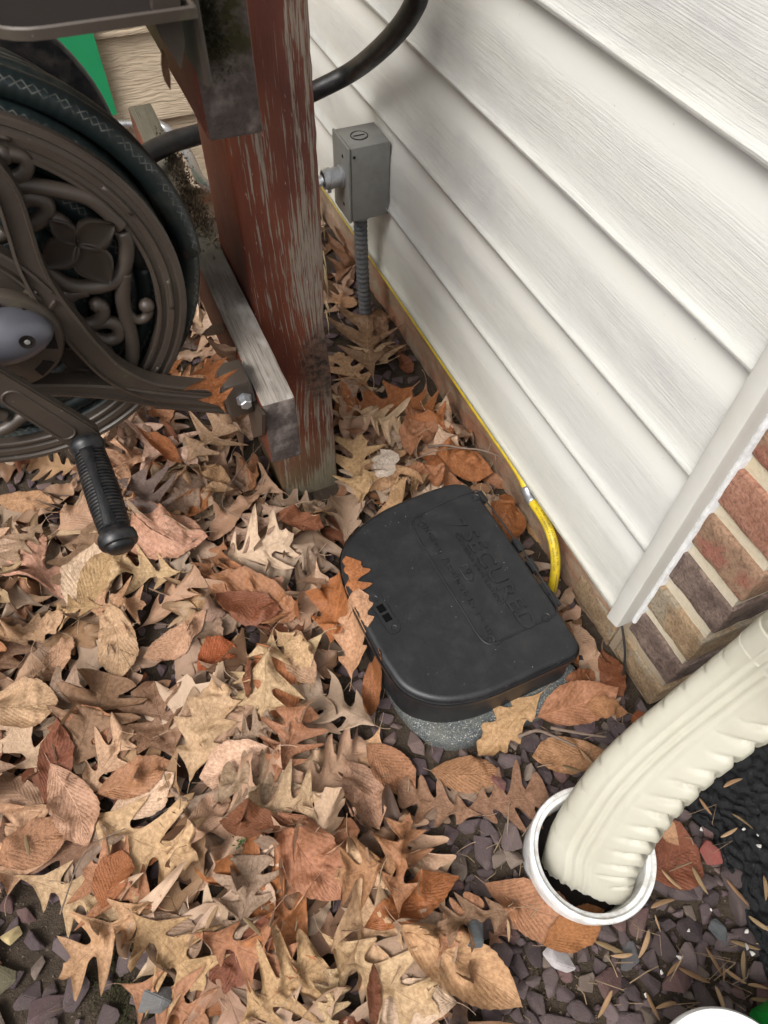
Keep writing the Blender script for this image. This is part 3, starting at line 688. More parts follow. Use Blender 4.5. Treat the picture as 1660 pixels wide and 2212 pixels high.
def text_mesh(body, size, extrude=0.0, align='CENTER', bold=False):
    cu = bpy.data.curves.new('lettering', 'FONT'); cu.body = body; cu.size = size; cu.extrude = extrude; cu.align_x = align; cu.align_y = 'CENTER'; cu.resolution_u = 3
    if bold: cu.offset = size*.012
    ob = bpy.data.objects.new('lettering', cu); COL.objects.link(ob); dg = bpy.context.evaluated_depsgraph_get(); dg.update()
    me = bpy.data.meshes.new_from_object(ob.evaluated_get(dg)); bpy.data.objects.remove(ob); bpy.data.curves.remove(cu); return me
def wrap_text(me, path, s0, phi0, r, flip=False):
    """lay flat lettering onto a tube: x runs along the tube from s0, y goes round it"""
    P, T, N, B = frames(path); L = [0]
    for a, b in zip(P, P[1:]): L.append(L[-1] + (b-a).length)
    for v in me.vertices:
        s = s0 + v.co.x; i = max(0, min(len(L)-2, int(np.searchsorted(L, s))-1)); t = (s-L[i])/max(1e-9, L[i+1]-L[i])
        p = P[i].lerp(P[i+1], t); n = N[i].lerp(N[i+1], t).normalized(); b = B[i].lerp(B[i+1], t).normalized()
        a = phi0 + v.co.y/r; v.co = p + (n*math.cos(a) + b*math.sin(a))*(r+.00012+v.co.z)
def view_phi(path, s):
    P, T, N, B = frames(path); L = 0; i = 0
    for i in range(len(P)-1):
        L += (P[i+1]-P[i]).length
        if L > s: break
    d = Vector((0, 0, CAMH)) - P[i]; return math.atan2(d.dot(B[i]), d.dot(N[i]))
sl0 = sum((b-a).length for a, b in zip(GT[:i5+2], GT[1:i5+3]))
vp = view_phi(GT, sl0 + .05)
TXT = '.500" X .035" COPPER GAS TUBE WITH BRAZE'[::1]; TXT2 = 'MADE IN CANADA   WWW.KAMCOPRODUCTS.COM'
for body, off in ((TXT, .0026), (TXT2, -.0022)):
    me = text_mesh(body, .0042, 0, 'CENTER')
    # the print reads from the lower end
    for v in me.vertices: v.co.x = -v.co.x*.94; v.co.y = -v.co.y
    wrap_text(me, GT, sl0+.062, vp - off/gr, gr)
    link_mesh('tube_print', me, MAT['ink'], gas)

# ---------------------------------------------------------------- black wire
wp = [at(1344, 1352, x=.437), at(1350, 1400, x=.434), at(1349, 1440, x=.431), at(1341, 1500, x=.425), at(1337, 1530, x=.42), at(1336, 1560, x=.41), at(1341, 1600, z=.004), at(1350, 1640, z=-.008)]
tag(tube('ground_wire', spline(wp, 8), .0015, MAT['blackwire'], k=8), 'thin black wire hanging from the foot of the corner trim to the gravel', 'wire')

# ---------------------------------------------------------------- bait station on its paver
ZT = .090
def outline(pix, z, n=5): return spline([at(u, v, z=z) for u, v in pix], n, closed=True)
lidpx = [(988, 1041), (940, 1052), (885, 1073), (825, 1100), (775, 1135), (743, 1175), (735, 1215), (748, 1270), (775, 1330), (806, 1390), (835, 1440), (868, 1483), (915, 1508), (975, 1516), (1050, 1502), (1130, 1468), (1200, 1436), (1243, 1416), (1254, 1396), (1243, 1370), (1190, 1288), (1130, 1200), (1075, 1122), (1025, 1056)]
OUT = outline(lidpx, ZT)
def offset(poly, d):
    n = len(poly); out = []
    for i in range(n):
        a, b, c = poly[i-1], poly[i], poly[(i+1) % n]; t = (c-a); t.z = 0; t.normalize(); out.append(b + Vector((t.y, -t.x, 0))*d)
    return out
_ar = sum(a.x*b.y-b.x*a.y for a, b in zip(OUT, OUT[1:]+OUT[:1])); SG = 1 if _ar > 0 else -1
def ringz(d, z): return [Vector((p.x, p.y, z)) for p in offset(OUT, d*SG)]
def loft(name, rings, mats, parent, cap0=False, cap1=True, ang=40):
    bm = bmesh.new(); R_ = [[bm.verts.new(p) for p in r] for r in rings]; n = len(R_[0])
    for A, B_ in zip(R_, R_[1:]):
        for i in range(n): bm.faces.new((A[i], A[(i+1) % n], B_[(i+1) % n], B_[i])).smooth = True
    for flag, r in ((cap0, R_[0]), (cap1, R_[-1])):
        if flag:
            tri = tessellate_polygon([[v.co.copy() for v in r]])
            for t in tri:
                try: bm.faces.new([r[i] for i in t])
                except ValueError: pass
    return auto(finish(name, bm, mats, parent), ang)
bs = empty('bait_station', (.27, .37, .02), 'black plastic rodent bait box with a D-shaped embossed lid beside the foundation', 'bait box')
loft('station_body', [ringz(-.003, .010), ringz(-.0025, .020), ringz(-.005, .066), ringz(-.003, .068), ringz(-.003, .070)], MAT['box'], bs)
loft('lid', [ringz(-.004, .0705), ringz(-.0002, .0712), ringz(.0012, .0735), ringz(.0012, .0815), ringz(-.0005, .0785), ringz(-.0022, .0788), ringz(-.0028, .0805), ringz(-.0022, .0822), ringz(-.0008, .0835), ringz(-.0012, .0865), ringz(-.0035, .0890), ringz(-.0070, ZT), ringz(-.0080, ZT-.0001)], MAT['box'], bs)
backd = (at(1243, 1370, z=ZT) - at(1025, 1056, z=ZT)).normalized()        # along the straight edge, towards the driveway
upd = Vector((0, 0, 1)).cross(backd)
def lidp(u, v, z=0.0): p = at(u, v, z=ZT); p.z = ZT + .0004 + z; return p
# low raised panel round the lettering
pn = [(893, 1128), (915, 1108), (1018, 1062), (1040, 1072), (1085, 1128), (1150, 1220), (1200, 1300), (1196, 1330), (1150, 1352), (1080, 1385), (1058, 1392), (1035, 1375), (1000, 1318), (950, 1240), (905, 1165)]
PN = spline([lidp(u, v) for u, v in pn], 4, closed=True)
bm = bmesh.new(); ring = tube_bm(bm, PN+[PN[0]], .0011, 6, caps=False); finish('raised_border', bm, MAT['box'], bs)
def emboss(body, size, uv_, width=None, h=.0010, bold=False):
    me = text_mesh(body, size, h, 'CENTER', bold); xs = [v.co.x for v in me.vertices]; wd = max(xs)-min(xs); k = (width/wd) if width else 1
    c = lidp(*uv_)
    for v in me.vertices: v.co = c + backd*(v.co.x*k) + upd*v.co.y + Vector((0, 0, v.co.z + .0002))
    return link_mesh('raised_lettering', me, MAT['box'], bs)
emboss('7', .030, (988, 1133), h=.0009, bold=True)
emboss('SECURED', .030, (1075, 1248), .155, .0015, True)
emboss('Contains pest control', .0085, (1033, 1226), .115, .0008)
emboss('Solution Rodent in round', .0115, (985, 1245), .205, .0009)
bm = bmesh.new(); c = lidp(1010, 1238)
for q in range(4):
    pass
pr = [c + backd*x + upd*y for x, y in ((-.012, -.006), (.006, -.006), (.013, 0), (.006, .006), (-.012, .006))]
tube_bm(bm, pr+[pr[0]], .0008, 5, caps=False); finish('raised_emblem', bm, MAT['box'], bs)
emboss('V', .011, (1008, 1236), h=.0009)
for u, v in ((912, 1133), (1028, 1075), (1180, 1333), (1060, 1383)):
    c = lidp(u, v, -.0006); bm = bmesh.new()
    lathe_bm(bm, [(.0058, 0), (.0058, .0016), (.0048, .0016), (.0040, .0008), (.0025, .0008), (.0020, .0016), (0, .0016)], c, (0, 0, 1), 20); auto(finish('screw_boss', bm, MAT['box'], bs))
# key slots by the curved side
c0 = lidp(830, 1325)
sd = (lidp(855, 1362) - lidp(808, 1290)).normalized(); su = Vector((0, 0, 1)).cross(sd)
pl = []
for k in range(24):
    a = 2*math.pi*k/24; x = math.cos(a)*.013*.7 + (.021 if math.cos(a) > 0 else -.021); pl.append(c0 + sd*x + su*(math.sin(a)*.0085))
bm = bmesh.new(); prism_bm(bm, pl, (0, 0, .0014)); auto(finish('key_plate', bm, MAT['box'], bs))
for sx in (-.0065, .0075):
    q = [c0 + sd*(sx+a) + su*b + Vector((0, 0, .0012)) for a, b in ((-.0052, -.0045), (.0052, -.0045), (.0052, .0045), (-.0052, .0045))]
    bm = bmesh.new(); prism_bm(bm, q, (0, 0, .0006)); finish('key_slot', bm, MAT['hole'], bs)
for sx in (-.022, .0235):
    bm = bmesh.new(); lathe_bm(bm, [(.005, 0), (.005, .0010), (.0038, .0010), (.003, .0003), (0, .0003)], c0 + sd*sx + Vector((0, 0, .0012)), (0, 0, 1), 18); auto(finish('key_ring', bm, MAT['box'], bs))
# hinge knuckles along the straight edge
for u, v in ((1040, 1078), (1118, 1182), (1178, 1277), (1195, 1300), (1148, 1226)):
    c = at(u, v, z=.080); bm = bmesh.new()
    q = [c + backd*a + upd*b for a, b in ((-.009, -.004), (.009, -.004), (.009, .0045), (-.009, .0045))]
    prism_bm(bm, q, (0, 0, .007)); finish('hinge_knuckle', bm, MAT['box'], bs)
# paver
pvpx = [(800, 1395), (815, 1440), (845, 1500), (880, 1552), (920, 1590), (962, 1607), (1010, 1604), (1060, 1582), (1120, 1560), (1180, 1540), (1222, 1512), (1247, 1475), (1248, 1440), (1225, 1420), (1180, 1380), (1080, 1300), (950, 1250), (850, 1290), (805, 1340)]
PV = outline(pvpx, .010, 6)
def pring(d, z):
    ar = sum(a.x*b.y-b.x*a.y for a, b in zip(PV, PV[1:]+PV[:1])); s = 1 if ar > 0 else -1
    return [Vector((p.x, p.y, z)) for p in offset(PV, d*s)]
o = loft('paver_stone', [pring(0, -.02), pring(0, -.004), pring(-.001, .004), pring(-.004, .009), pring(-.010, .0125), pring(-.018, .0135)], MAT['speckle'], None, ang=70)
tag(o, 'grey speckled stone slab with rounded edge lying under the black bait box', 'paver')

# ---------------------------------------------------------------- pvc hub and downspout
pc = at(1281, 1838, z=.040); pcg = Vector((pc.x, pc.y, 0)); lean = Vector((-.03, -.02, 1)).normalized()
lathe_ = [(.0595, -.06), (.0635, -.055), (.0650, .010), (.0662, .030), (.0666, .040), (.0656, .0425), (.0622, .0430), (.0612, .0418), (.0605, .0395), (.0585, .0390), (.0565, .0375), (.0558, .034), (.0550, .010), (.0540, -.05)]
pv = empty('drain_pipe_hub', pcg + Vector((0, 0, -.03)), 'white plastic drain pipe socket standing in the gravel round the downspout end', 'drain pipe')
lathe('pipe_wall', lathe_, pcg, lean, MAT['pvc'], pv, 72, 40)
lathe('pipe_shade_disc', [(0, -.006), (.0535, -.0055)], pcg, lean, MAT['dark'], pv, 32)  # dark disc added to stand for the black shade down inside the pipe
cpts = [at(1272, 1872, z=-.006), at(1286, 1826, z=.020), at(1318, 1772, z=.055), at(1362, 1712, z=.093), at(1420, 1652, z=.130), at(1492, 1590, z=.170), at(1572, 1528, z=.212), at(1662, 1462, z=.262), at(1762, 1392, z=.325)]
CL = spline(cpts, 22)
P_, T_, _, _ = frames(CL)
bm = bmesh.new(); rings = []; n = len(P_); K = 132; s = 0.0
viewer = Vector((0, 0, CAMH)); pitch = .021
def rrect(a, hx, hy, e=4.5):
    c, s_ = math.cos(a), math.sin(a); k = (abs(c)**e + abs(s_)**e)**(-1/e); return c*k*hx, s_*k*hy
SEC = []
tot = sum((b-a).length for a, b in zip(P_, P_[1:]))
for i in range(n):
    if i: s += (P_[i]-P_[i-1]).length
    Bv = (viewer - P_[i]); Bv = (Bv - T_[i]*Bv.dot(T_[i])).normalized(); Nv = Bv.cross(T_[i]) if False else T_[i].cross(Bv)
    # Nv points towards the lower right (inner side of the bend)
    if Nv.dot(Vector((1, -1, -.3))) < 0: Nv = -Nv
    grow = min(1, s/.22); hx = .0495 - .0090*grow; hy = .037 - .0040*grow; ring = []
    e = 3.2 + 1.8*grow
    crimp_zone = min(1, max(0, (s-.012)/.01))*min(1, max(0, (tot*.9 - s)/.03))
    for j in range(K):
        a = 2*math.pi*j/K; x, y = rrect(a, hx, hy, e)
        xn, yn = x/hx, y/hy
        # pressed ribs on the broad face
        rib = 0.0
        if yn > .6:
            for c0_ in (-.42, -.20, .02):
                q = (xn-c0_)/.045; rib += .0020*math.exp(-q*q)
                q = (xn-c0_-.095)/.04; rib -= .0012*math.exp(-q*q)
        if xn > .93:
            for c0_ in (-.35, .25):
                q = (yn-c0_)/.14; rib += -.0014*math.exp(-q*q)
        # pinched folds: deep on the inner side, nicks on the outer edge
        wgt = max(0.0, min(1.0, (xn-.12)/.75)); chev = .020*(wgt-.5)
        if xn > .9: chev = .010 - .016*max(0.0, min(1.0, (.75-yn)/.75))
        jit = .003*mnoise.noise(Vector((s*30, 3, 0)))
        phf = ((s - chev + jit)/pitch)*(1.22-.36*s/tot); kf = math.floor(phf); ph = phf - kf; rk = (math.sin(kf*12.9898)*43758.5453) % 1.0; wgt = max(0.0, min(1.0, (xn-.08-.35*rk)/.7))
        fold = abs(2*ph-1)**4.5          # a pillow between two sharp creases
        amp = .0105*wgt**1.1*(.65+.6*((rk*7.7) % 1.0)+.35*mnoise.noise(Vector((s*45, yn*2, 4))))
        dd = -amp*fold + amp*.18
        ph2 = ((s+.004)/(pitch*1.45)) % 1.0; wo_ = max(0.0, min(1.0, (-xn-.80)/.15)); dd += -.0022*wo_*math.exp(-((ph2-.5)/.07)**2)
        if xn < -.45 and yn > .3: dd += -.0008*math.exp(-((ph2-.5)/.07)**2)*min(1, (-xn-.45)/.3)
        dd = dd*crimp_zone + rib
        l = math.hypot(x/hx**2*hx, y/hy**2*hy) or 1; nx_, ny_ = (xn**3, yn**3); nl = math.hypot(nx_, ny_) or 1
        p = P_[i] + Nv*(x + dd*nx_/nl) + Bv*(y + dd*ny_/nl)
        ring.append(bm.verts.new(p))
    rings.append(ring)
for A, B_ in zip(rings, rings[1:]):
    for j in range(K): bm.faces.new((A[j], A[(j+1) % K], B_[(j+1) % K], B_[j])).smooth = True
for j, v in enumerate(rings[0]):           # ragged cut lower end
    v.co += T_[0]*(-.002 + .004*mnoise.noise(Vector((j*.5, 0, 0))))
bmesh.ops.solidify(bm, geom=bm.faces[:], thickness=.0007)
ds = empty('downspout', cpts[2], 'cream ribbed metal downspout elbow with crumpled folds, ending inside the white pipe', 'downspout')
finish('crimped_elbow', bm, MAT['cream'], ds, smooth=True)
# upper sleeve that the elbow slips into, with its screw
i0 = int(n*.93); bm = bmesh.new(); rr2 = []
for i in range(i0, n):
    Bv = (viewer - P_[i]); Bv = (Bv - T_[i]*Bv.dot(T_[i])).normalized(); Nv = T_[i].cross(Bv)
    if Nv.dot(Vector((1, -1, -.3))) < 0: Nv = -Nv
    ring = []
    for j in range(K):
        a = 2*math.pi*j/K; x, y = rrect(a, .0413, .0340, 5); xn, yn = x/.0413, y/.0340
        rib = sum(-.0016*math.exp(-((xn-c)/.075)**2) for c in (-.2, .22)) if yn > .6 else 0
        ring.append(bm.verts.new(P_[i] + Nv*x + Bv*(y+rib)))
    rr2.append(ring)
for A, B_ in zip(rr2, rr2[1:]):
    for j in range(K): bm.faces.new((A[j], A[(j+1) % K], B_[(j+1) % K], B_[j])).smooth = True
bmesh.ops.solidify(bm, geom=bm.faces[:], thickness=.0008)
finish('upper_sleeve', bm, MAT['cream'], ds, smooth=True)
i1 = i0 + 6; Bv = (viewer - P_[i1]); Bv = (Bv - T_[i1]*Bv.dot(T_[i1])).normalized()
sc = at(1655, 1437, d=.60)
lathe('sheet_metal_screw', [(.0042, 0), (.0042, .0015), (.003, .0018), (.003, .004), (.0015, .0046), (0, .0046)], P_[i1] + Bv*.0341, Bv, MAT['zinc'], ds, 12)

# ---------------------------------------------------------------- white tub lid and green strap at the corner of the view
tc = at(1590, 2388, z=.10)
tub = empty('plastic_tub', (tc.x, tc.y, 0), 'white plastic tub with a rolled rim at the near corner of the gravel', 'tub')
lathe('tub_wall', [(.050, .0), (.058, .085), (.0640, .088), (.0668, .092), (.0668, .096), (.0650, .0995), (.0615, .1000), (.0600, .0975), (.0588, .0965), (.0570, .0965), (.0560, .0980), (.052, .0980), (0, .0975)], (tc.x, tc.y, 0), (0, 0, 1), MAT['whitep'], tub, 80, 50)
b0 = at(1690, 2172, z=.05); b1 = at(1625, 2215, z=.05)
o = box('green_tray', (b0.x-.012, b0.y-.12, -.01), (b0.x+.10, b0.y, .045), MAT['greenp'], None, .006)
tag(o, 'bright green plastic edge showing behind the white tub', 'tray')
# ---------------------------------------------------------------- green panel with white print, behind the reel
gy = 1.375; q = [at(254, 247, y=gy), at(204, 80, y=gy), at(195, 40, y=gy), at(60, 55, y=gy), at(60, 245, y=gy)]
x1, z0_, z1_ = (q[0].x+q[1].x)/2, q[0].z, q[1].z+.15
gpn = empty('green_sign', (x1-.15, gy, z0_), 'green panel with white marks leaning on the beige wall behind the reel', 'panel')
bm = bmesh.new(); prism_bm(bm, [(q[0].x, gy, q[0].z), (q[1].x+.0, gy, q[1].z), (q[1].x, gy, q[1].z+.12), (x1-.34, gy, z1_), (x1-.34, gy, z0_)], (0, .006, 0)); finish('green_board', bm, MAT['green'], gpn)
a, b = at(110, 118, y=gy-.002), at(150, 168, y=gy-.002)
for k, (u, v, l) in enumerate(((133, 138, 22), (140, 152, 20), (146, 166, 18))):
    p0, p1 = at(u-l, v-2, y=gy-.002), at(u+6, v-3, y=gy-.002)
    bm = bmesh.new(); prism_bm(bm, [p0, p1, p1+Vector((0, 0, -.006)), p0+Vector((0, 0, -.006))], (0, .0015, 0)); finish('white_mark', bm, MAT['whitep'], gpn)
# ---------------------------------------------------------------- hose reel
RC = Vector((-.1167, .56, .467)); RR = .168
reel = empty('hose_reel', (RC.x, .66, .30), 'bronze coloured cast metal hose reel with scrollwork disc mounted on the timber rails', 'hose reel')
YA = Vector((0, -1, 0))
def dp(u, v, y=.556): return at(u, v, y=y)
# rim: stepped ring facing the viewer; heights measured towards the viewer
rim = [(.1415, -.004), (.1415, .004), (.1425, .0055), (.1450, .0055), (.1462, .0030), (.1500, .0026), (.1512, .0050), (.1560, .0056), (.1572, .0036), (.1610, .0030), (.1625, .0052), (.1665, .0050), (.168, .0030), (.168, -.004), (.1665, -.006), (.143, -.006)]
lathe('disc_rim', rim, RC, YA, MAT['bronze'], reel, 128, 30, close=True)
for k in range(10):   # slotted recesses round the rim
    a = math.radians(-6 + 36*k); bm = bmesh.new(); pts = []
    for j in range(9):
        b = a + math.radians(-5.5 + 11*j/8); pts.append(RC + Vector((math.cos(b)*.1542, -.0052, math.sin(b)*.1542)))
    tube_bm(bm, pts, lambda t: .0019, 8, squash=(1, 1)); finish('rim_bead', bm, MAT['bronze'], reel)
def scroll(pix, r, y=.558, name='scroll', ball=None, taper=0):
    pts = spline([dp(u, v, y) for u, v in pix], 7); bm = bmesh.new()
    tube_bm(bm, pts, lambda t: r*(1 - taper*abs(2*t-1)**3), 12)
    if ball:
        c = pts[-1]; bmesh.ops.create_icosphere(bm, subdivisions=2, radius=ball, matrix=Matrix.Translation(c))
    for f in bm.faces: f.smooth = True
    return finish(name, bm, MAT['bronze'], reel)
z3 = lambda x, y: (x*.2187, 302.6+y*.2187)
z2 = lambda x, y: (x*.2187, 639.8+y*.2187)
scroll([z3(30, 390), z3(130, 385), z3(230, 330), z3(270, 250), z3(230, 170), z3(130, 140), z3(30, 140)], .0055, ball=.0075)
scroll([z3(-60, 420), z3(120, 440), z3(350, 455), z3(620, 500), z3(850, 560), z3(980, 640), z3(1080, 730), z3(1200, 850)], .0062)
scroll([z3(200, 980), z3(215, 890), z3(290, 840), z3(400, 780), z3(460, 700), z3(440, 610), z3(350, 570), z3(250, 570), z3(170, 640), z3(160, 760), z3(215, 900), z3(270, 1080), z3(390, 1240)], .0068)
scroll([z3(430, 780), z3(540, 770), z3(640, 830), z3(720, 930), z3(760, 1000)], .0058)
scroll([z3(1210, 900), z3(1250, 1020), z3(1240, 1200), z3(1180, 1340), z3(1060, 1420), z3(860, 1450), z3(680, 1430), z3(540, 1350), z3(400, 1220)], .0066)
scroll([z3(860, 1470), z3(740, 1500), z3(660, 1560), z3(650, 1650), z2(660, 90), z2(720, 210), z2(830, 280), z2(940, 260), z2(1010, 190), z2(1010, 110), z2(960, 80)], .0066, ball=.0072)
scroll([z3(1225, 1300), z3(1215, 1500), z2(1215, 40), z2(1250, 200), z2(1290, 360), z2(1310, 500), z2(1300, 640), z2(1250, 780)], .0066)
scroll([z2(1270, 160), z2(1330, 220), z2(1410, 225), z2(1465, 170), z2(1450, 90)], .0045, ball=.0072)
scroll([z2(830, 290), z2(920, 270), z2(1060, 250), z2(1160, 290), z2(1170, 380), z2(1090, 430), z2(980, 420), z2(880, 360), z2(780, 340)], .0062)
scroll([z2(1020, 450), z2(1050, 520), z2(1090, 600), z2(1100, 700)], .0055)
scroll([z2(0, 1330), z2(100, 1280), z2(200, 1200), z2(330, 1130), z2(480, 1090)], .006)
scroll([z2(-200, 1000), z2(-60, 1130), z2(60, 1180)], .006)
scroll([z2(600, 540), z2(700, 500), z2(800, 520)], .0045)
scroll([z3(-80, 960), z3(20, 940), z3(60, 900)], .006)
def petal(tip, base, w, name='petal', y=.553):
    a, b = dp(*base, y), dp(*tip, y); ax = b-a; L = ax.length; ax.normalize(); sd_ = Vector((0, -1, 0)).cross(ax); bm = bmesh.new(); m = 14; rows = []
    for i in range(m+1):
        u = i/m; hw = w*math.sin(math.pi*u**.85)**.85; row = []
        for j in range(-6, 7):
            v = j/6; d = .0035 + .0022*(abs(v)**3)*(1 if 0 < i < m else 0) - .0010*(1-v*v)
            if i in (0, m): hw = .0004
            if abs(v) == 1: d -= .0035
            row.append(bm.verts.new(a + ax*(u*L) + sd_*(hw*v) + YA*d))
        rows.append(row)
    back = []
    for i in range(m):
        for j in range(12): bm.faces.new((rows[i][j], rows[i+1][j], rows[i+1][j+1], rows[i][j+1])).smooth = True
    bmesh.ops.solidify(bm, geom=bm.faces[:], thickness=.004)
    return finish(name, bm, MAT['bronze'], reel, smooth=True)
petal(z3(1130, 820), z3(745, 1010), .0155); petal(z3(395, 1230), z3(775, 1005), .0150); petal(z3(1085, 1400), z3(765, 1005), .0160); petal(z3(480, 770), z3(765, 1000), .009)
petal(z2(600, 500), z2(900, 700), .013); petal(z2(630, 860), z2(880, 700), .013); petal(z2(960, 860), z2(850, 690), .012)
# drum between the two discs and the far disc
lathe('drum', [(.045, -.005), (.045, -.255)], RC, YA, MAT['dark'], reel, 40)
lathe('far_disc', [(.045, -.250), (.160, -.250), (.163, -.254), (.163, -.262), (.045, -.262)], RC, YA, MAT['grip'], reel, 72, 40)
lathe('axle_collar', [(.0, .010), (.048, .010), (.052, .006), (.052, 0), (.040, -.004)], RC, YA, MAT['bronze'], reel, 48, 40)
# front frame: two curved arms that meet at the hub and run to the rail bracket
def ribbon(pix, w, y0, y1, name, lip=.0, mat='bronze'):
    """flat band along a curve in an upright plane, from depth y0 (front) to y1, with raised edges"""
    c = spline([at(u, v, y=y0) for u, v in pix], 8); n = len(c); bm = bmesh.new(); rows = []
    for i in range(n):
        t = (c[min(i+1, n-1)] - c[max(0, i-1)]).normalized(); s_ = Vector((0, -1, 0)).cross(t); ww = w(i/(n-1)) if callable(w) else w
        row = [c[i] - s_*ww + Vector((0, y1-y0, 0)), c[i] - s_*ww, c[i] - s_*(ww-.0024) + Vector((0, -lip*.3, 0)), c[i] - s_*(ww-.0034) + Vector((0, lip, 0)),
               c[i] + s_*(ww-.0034) + Vector((0, lip, 0)), c[i] + s_*(ww-.0024) + Vector((0, -lip*.3, 0)), c[i] + s_*ww, c[i] + s_*ww + Vector((0, y1-y0, 0))]
        rows.append([bm.verts.new(p) for p in row])
    for A, B_ in zip(rows, rows[1:]):
        for j in range(8): bm.faces.new((A[j], A[(j+1) % 8], B_[(j+1) % 8], B_[j]))
    bm.faces.new(rows[0]); bm.faces.new(list(reversed(rows[-1])))
    bmesh.ops.recalc_face_normals(bm, faces=bm.faces)
    return auto(finish(name, bm, MAT[mat], reel), 50)
fr_ = .532
ribbon([(-70, 330), (-20, 372), (18, 430), (42, 500), (66, 575), (100, 640), (145, 700), (195, 760), (252, 812), (325, 845), (410, 856), (490, 862)], lambda t: .0085+.003*t, fr_, fr_+.016, 'frame_arm', .003)
ribbon([(-60, 846), (20, 842), (100, 843), (180, 845), (250, 850), (330, 862), (420, 872), (500, 878)], lambda t: .0052+.006*t, fr_+.002, fr_+.018, 'frame_arm', .003)
ribbon([(100, 640), (60, 690), (30, 730), (0, 780)], .010, fr_+.001, fr_+.014, 'frame_arm', .003)
ribbon([(-90, 520), (-20, 555), (40, 590), (100, 640)], .0068, fr_+.001, fr_+.014, 'frame_arm', .003)
ribbon([(340, 862), (420, 868), (505, 872)], .0125, fr_+.0025, fr_+.014, 'frame_arm', .001)
# round housing behind the hub
hc = at(8, 748, y=.515)
lathe('hub_housing', [(.0, .004), (.030, .004), (.0445, .000), (.0465, -.003), (.0465, -.010), (.0425, -.014)], (hc.x-.002, .525, hc.z-.006), YA, MAT['bronze'], reel, 56, 40)
for k in range(8):
    a = math.radians(45*k-8); p = Vector((hc.x-.002 + math.cos(a)*.036, .5225, hc.z-.006 + math.sin(a)*.036)); bm = bmesh.new()
    prism_bm(bm, [p + Vector((math.cos(a)*x - math.sin(a)*y_, 0, math.sin(a)*x + math.cos(a)*y_)) for x, y_ in ((-.0055, -.006), (.004, -.0085), (.004, .0085), (-.0055, .006))], (0, -.0012, 0)); finish('housing_slot', bm, MAT['dark'], reel)
# silver-grey hub cap, a flattened egg with a screw hole
bm = bmesh.new(); bmesh.ops.create_uvsphere(bm, u_segments=48, v_segments=28, radius=1)
tilt = math.radians(-6)
hcc = at(12, 745, y=.505)
for v in bm.verts:
    p = v.co.copy(); x, z = p.x*.0365, p.z*.0235; k = 1 - .18*p.x; z *= k
    v.co = Vector((hcc.x + x*math.cos(tilt) - z*math.sin(tilt), hcc.y + .012 - max(-.2, p.y*-1)*.0 + p.y*.022, hcc.z + x*math.sin(tilt) + z*math.cos(tilt)))
cap = finish('hub_cap', bm, MAT['hubcap'], reel, smooth=True)
sc_ = at(60, 741, y=.492)
lathe('screw_recess', [(.0060, -.0), (.0060, .0006), (.0052, .0006), (.0045, .0001), (0, .0)], (sc_.x, .4935, sc_.z), YA, MAT['dark'], cap, 24, 60)
lathe('screw_head', [(.0022, 0), (.0020, .0004), (0, .0005)], (sc_.x, .4930, sc_.z), YA, MAT['greybox'], cap, 12)
# crank arm and grip
cr = .478
ca, cb = at(-40, 812, y=cr), at(178, 946, y=cr)
ax = (cb-ca).normalized(); sd_ = Vector((0, -1, 0)).cross(ax); L = (cb-ca).length
def capsule(a, b, wa, wb, m=10):
    P = []; ax_ = (b-a).normalized(); s_ = Vector((0, -1, 0)).cross(ax_)
    for k in range(m+1): t = math.pi*k/m - math.pi/2; P.append(b + ax_*(math.cos(t)*wb) + s_*(math.sin(t)*wb))
    for k in range(m+1): t = math.pi*k/m + math.pi/2; P.append(a + ax_*(math.cos(t)*wa) + s_*(math.sin(t)*wa))
    return P
cranko = bmesh.new(); prism_bm(cranko, capsule(ca, cb, .0125, .0150), (0, .010, 0)); bmesh.ops.recalc_face_normals(cranko, faces=cranko.faces)
es = [e for e in cranko.edges if len(e.link_faces) == 2 and e.calc_face_angle(0) > 1.2]; bmesh.ops.bevel(cranko, geom=es, offset=.0016, segments=2, affect='EDGES')
crank = auto(finish('crank_arm', cranko, MAT['bronze'], reel), 35)
sa, sb = at(14, 862, y=cr), at(158, 945, y=cr); loop = capsule(at(28, 861, y=cr), at(142, 934, y=cr), .0075, .0078)
bm = bmesh.new(); tube_bm(bm, loop+[loop[0]], .0012, 8, caps=False); finish('slot_bead', bm, MAT['bronze'], crank)
g0, g1 = at(188, 958, y=.470), at(262, 1186, y=.372)
gl = (g1-g0).length; ga = (g1-g0).normalized()
prof = [(0.0, -.003), (.0125, -.003), (.0142, 0), (.0146, .003), (.0140, .006), (.0126, .008)]
nr = 24
for k in range(nr):
    h = .010 + (gl-.028)*k/nr; p_ = (gl-.028)/nr; r = .0128 + .0012*math.sin(math.pi*k/nr)
    prof += [(r-.0010, h), (r+.0004, h+p_*.25), (r+.0004, h+p_*.6), (r-.0010, h+p_*.85)]
prof += [(.0126, gl-.016), (.0150, gl-.014), (.0160, gl-.011), (.0160, gl-.006), (.0148, gl-.0035), (.0118, gl-.003), (.0112, gl-.0005), (.0090, gl+.0015), (0, gl+.0022)]
grip = lathe('crank_grip', prof, g0, ga, MAT['grip'], reel, 48, 50)
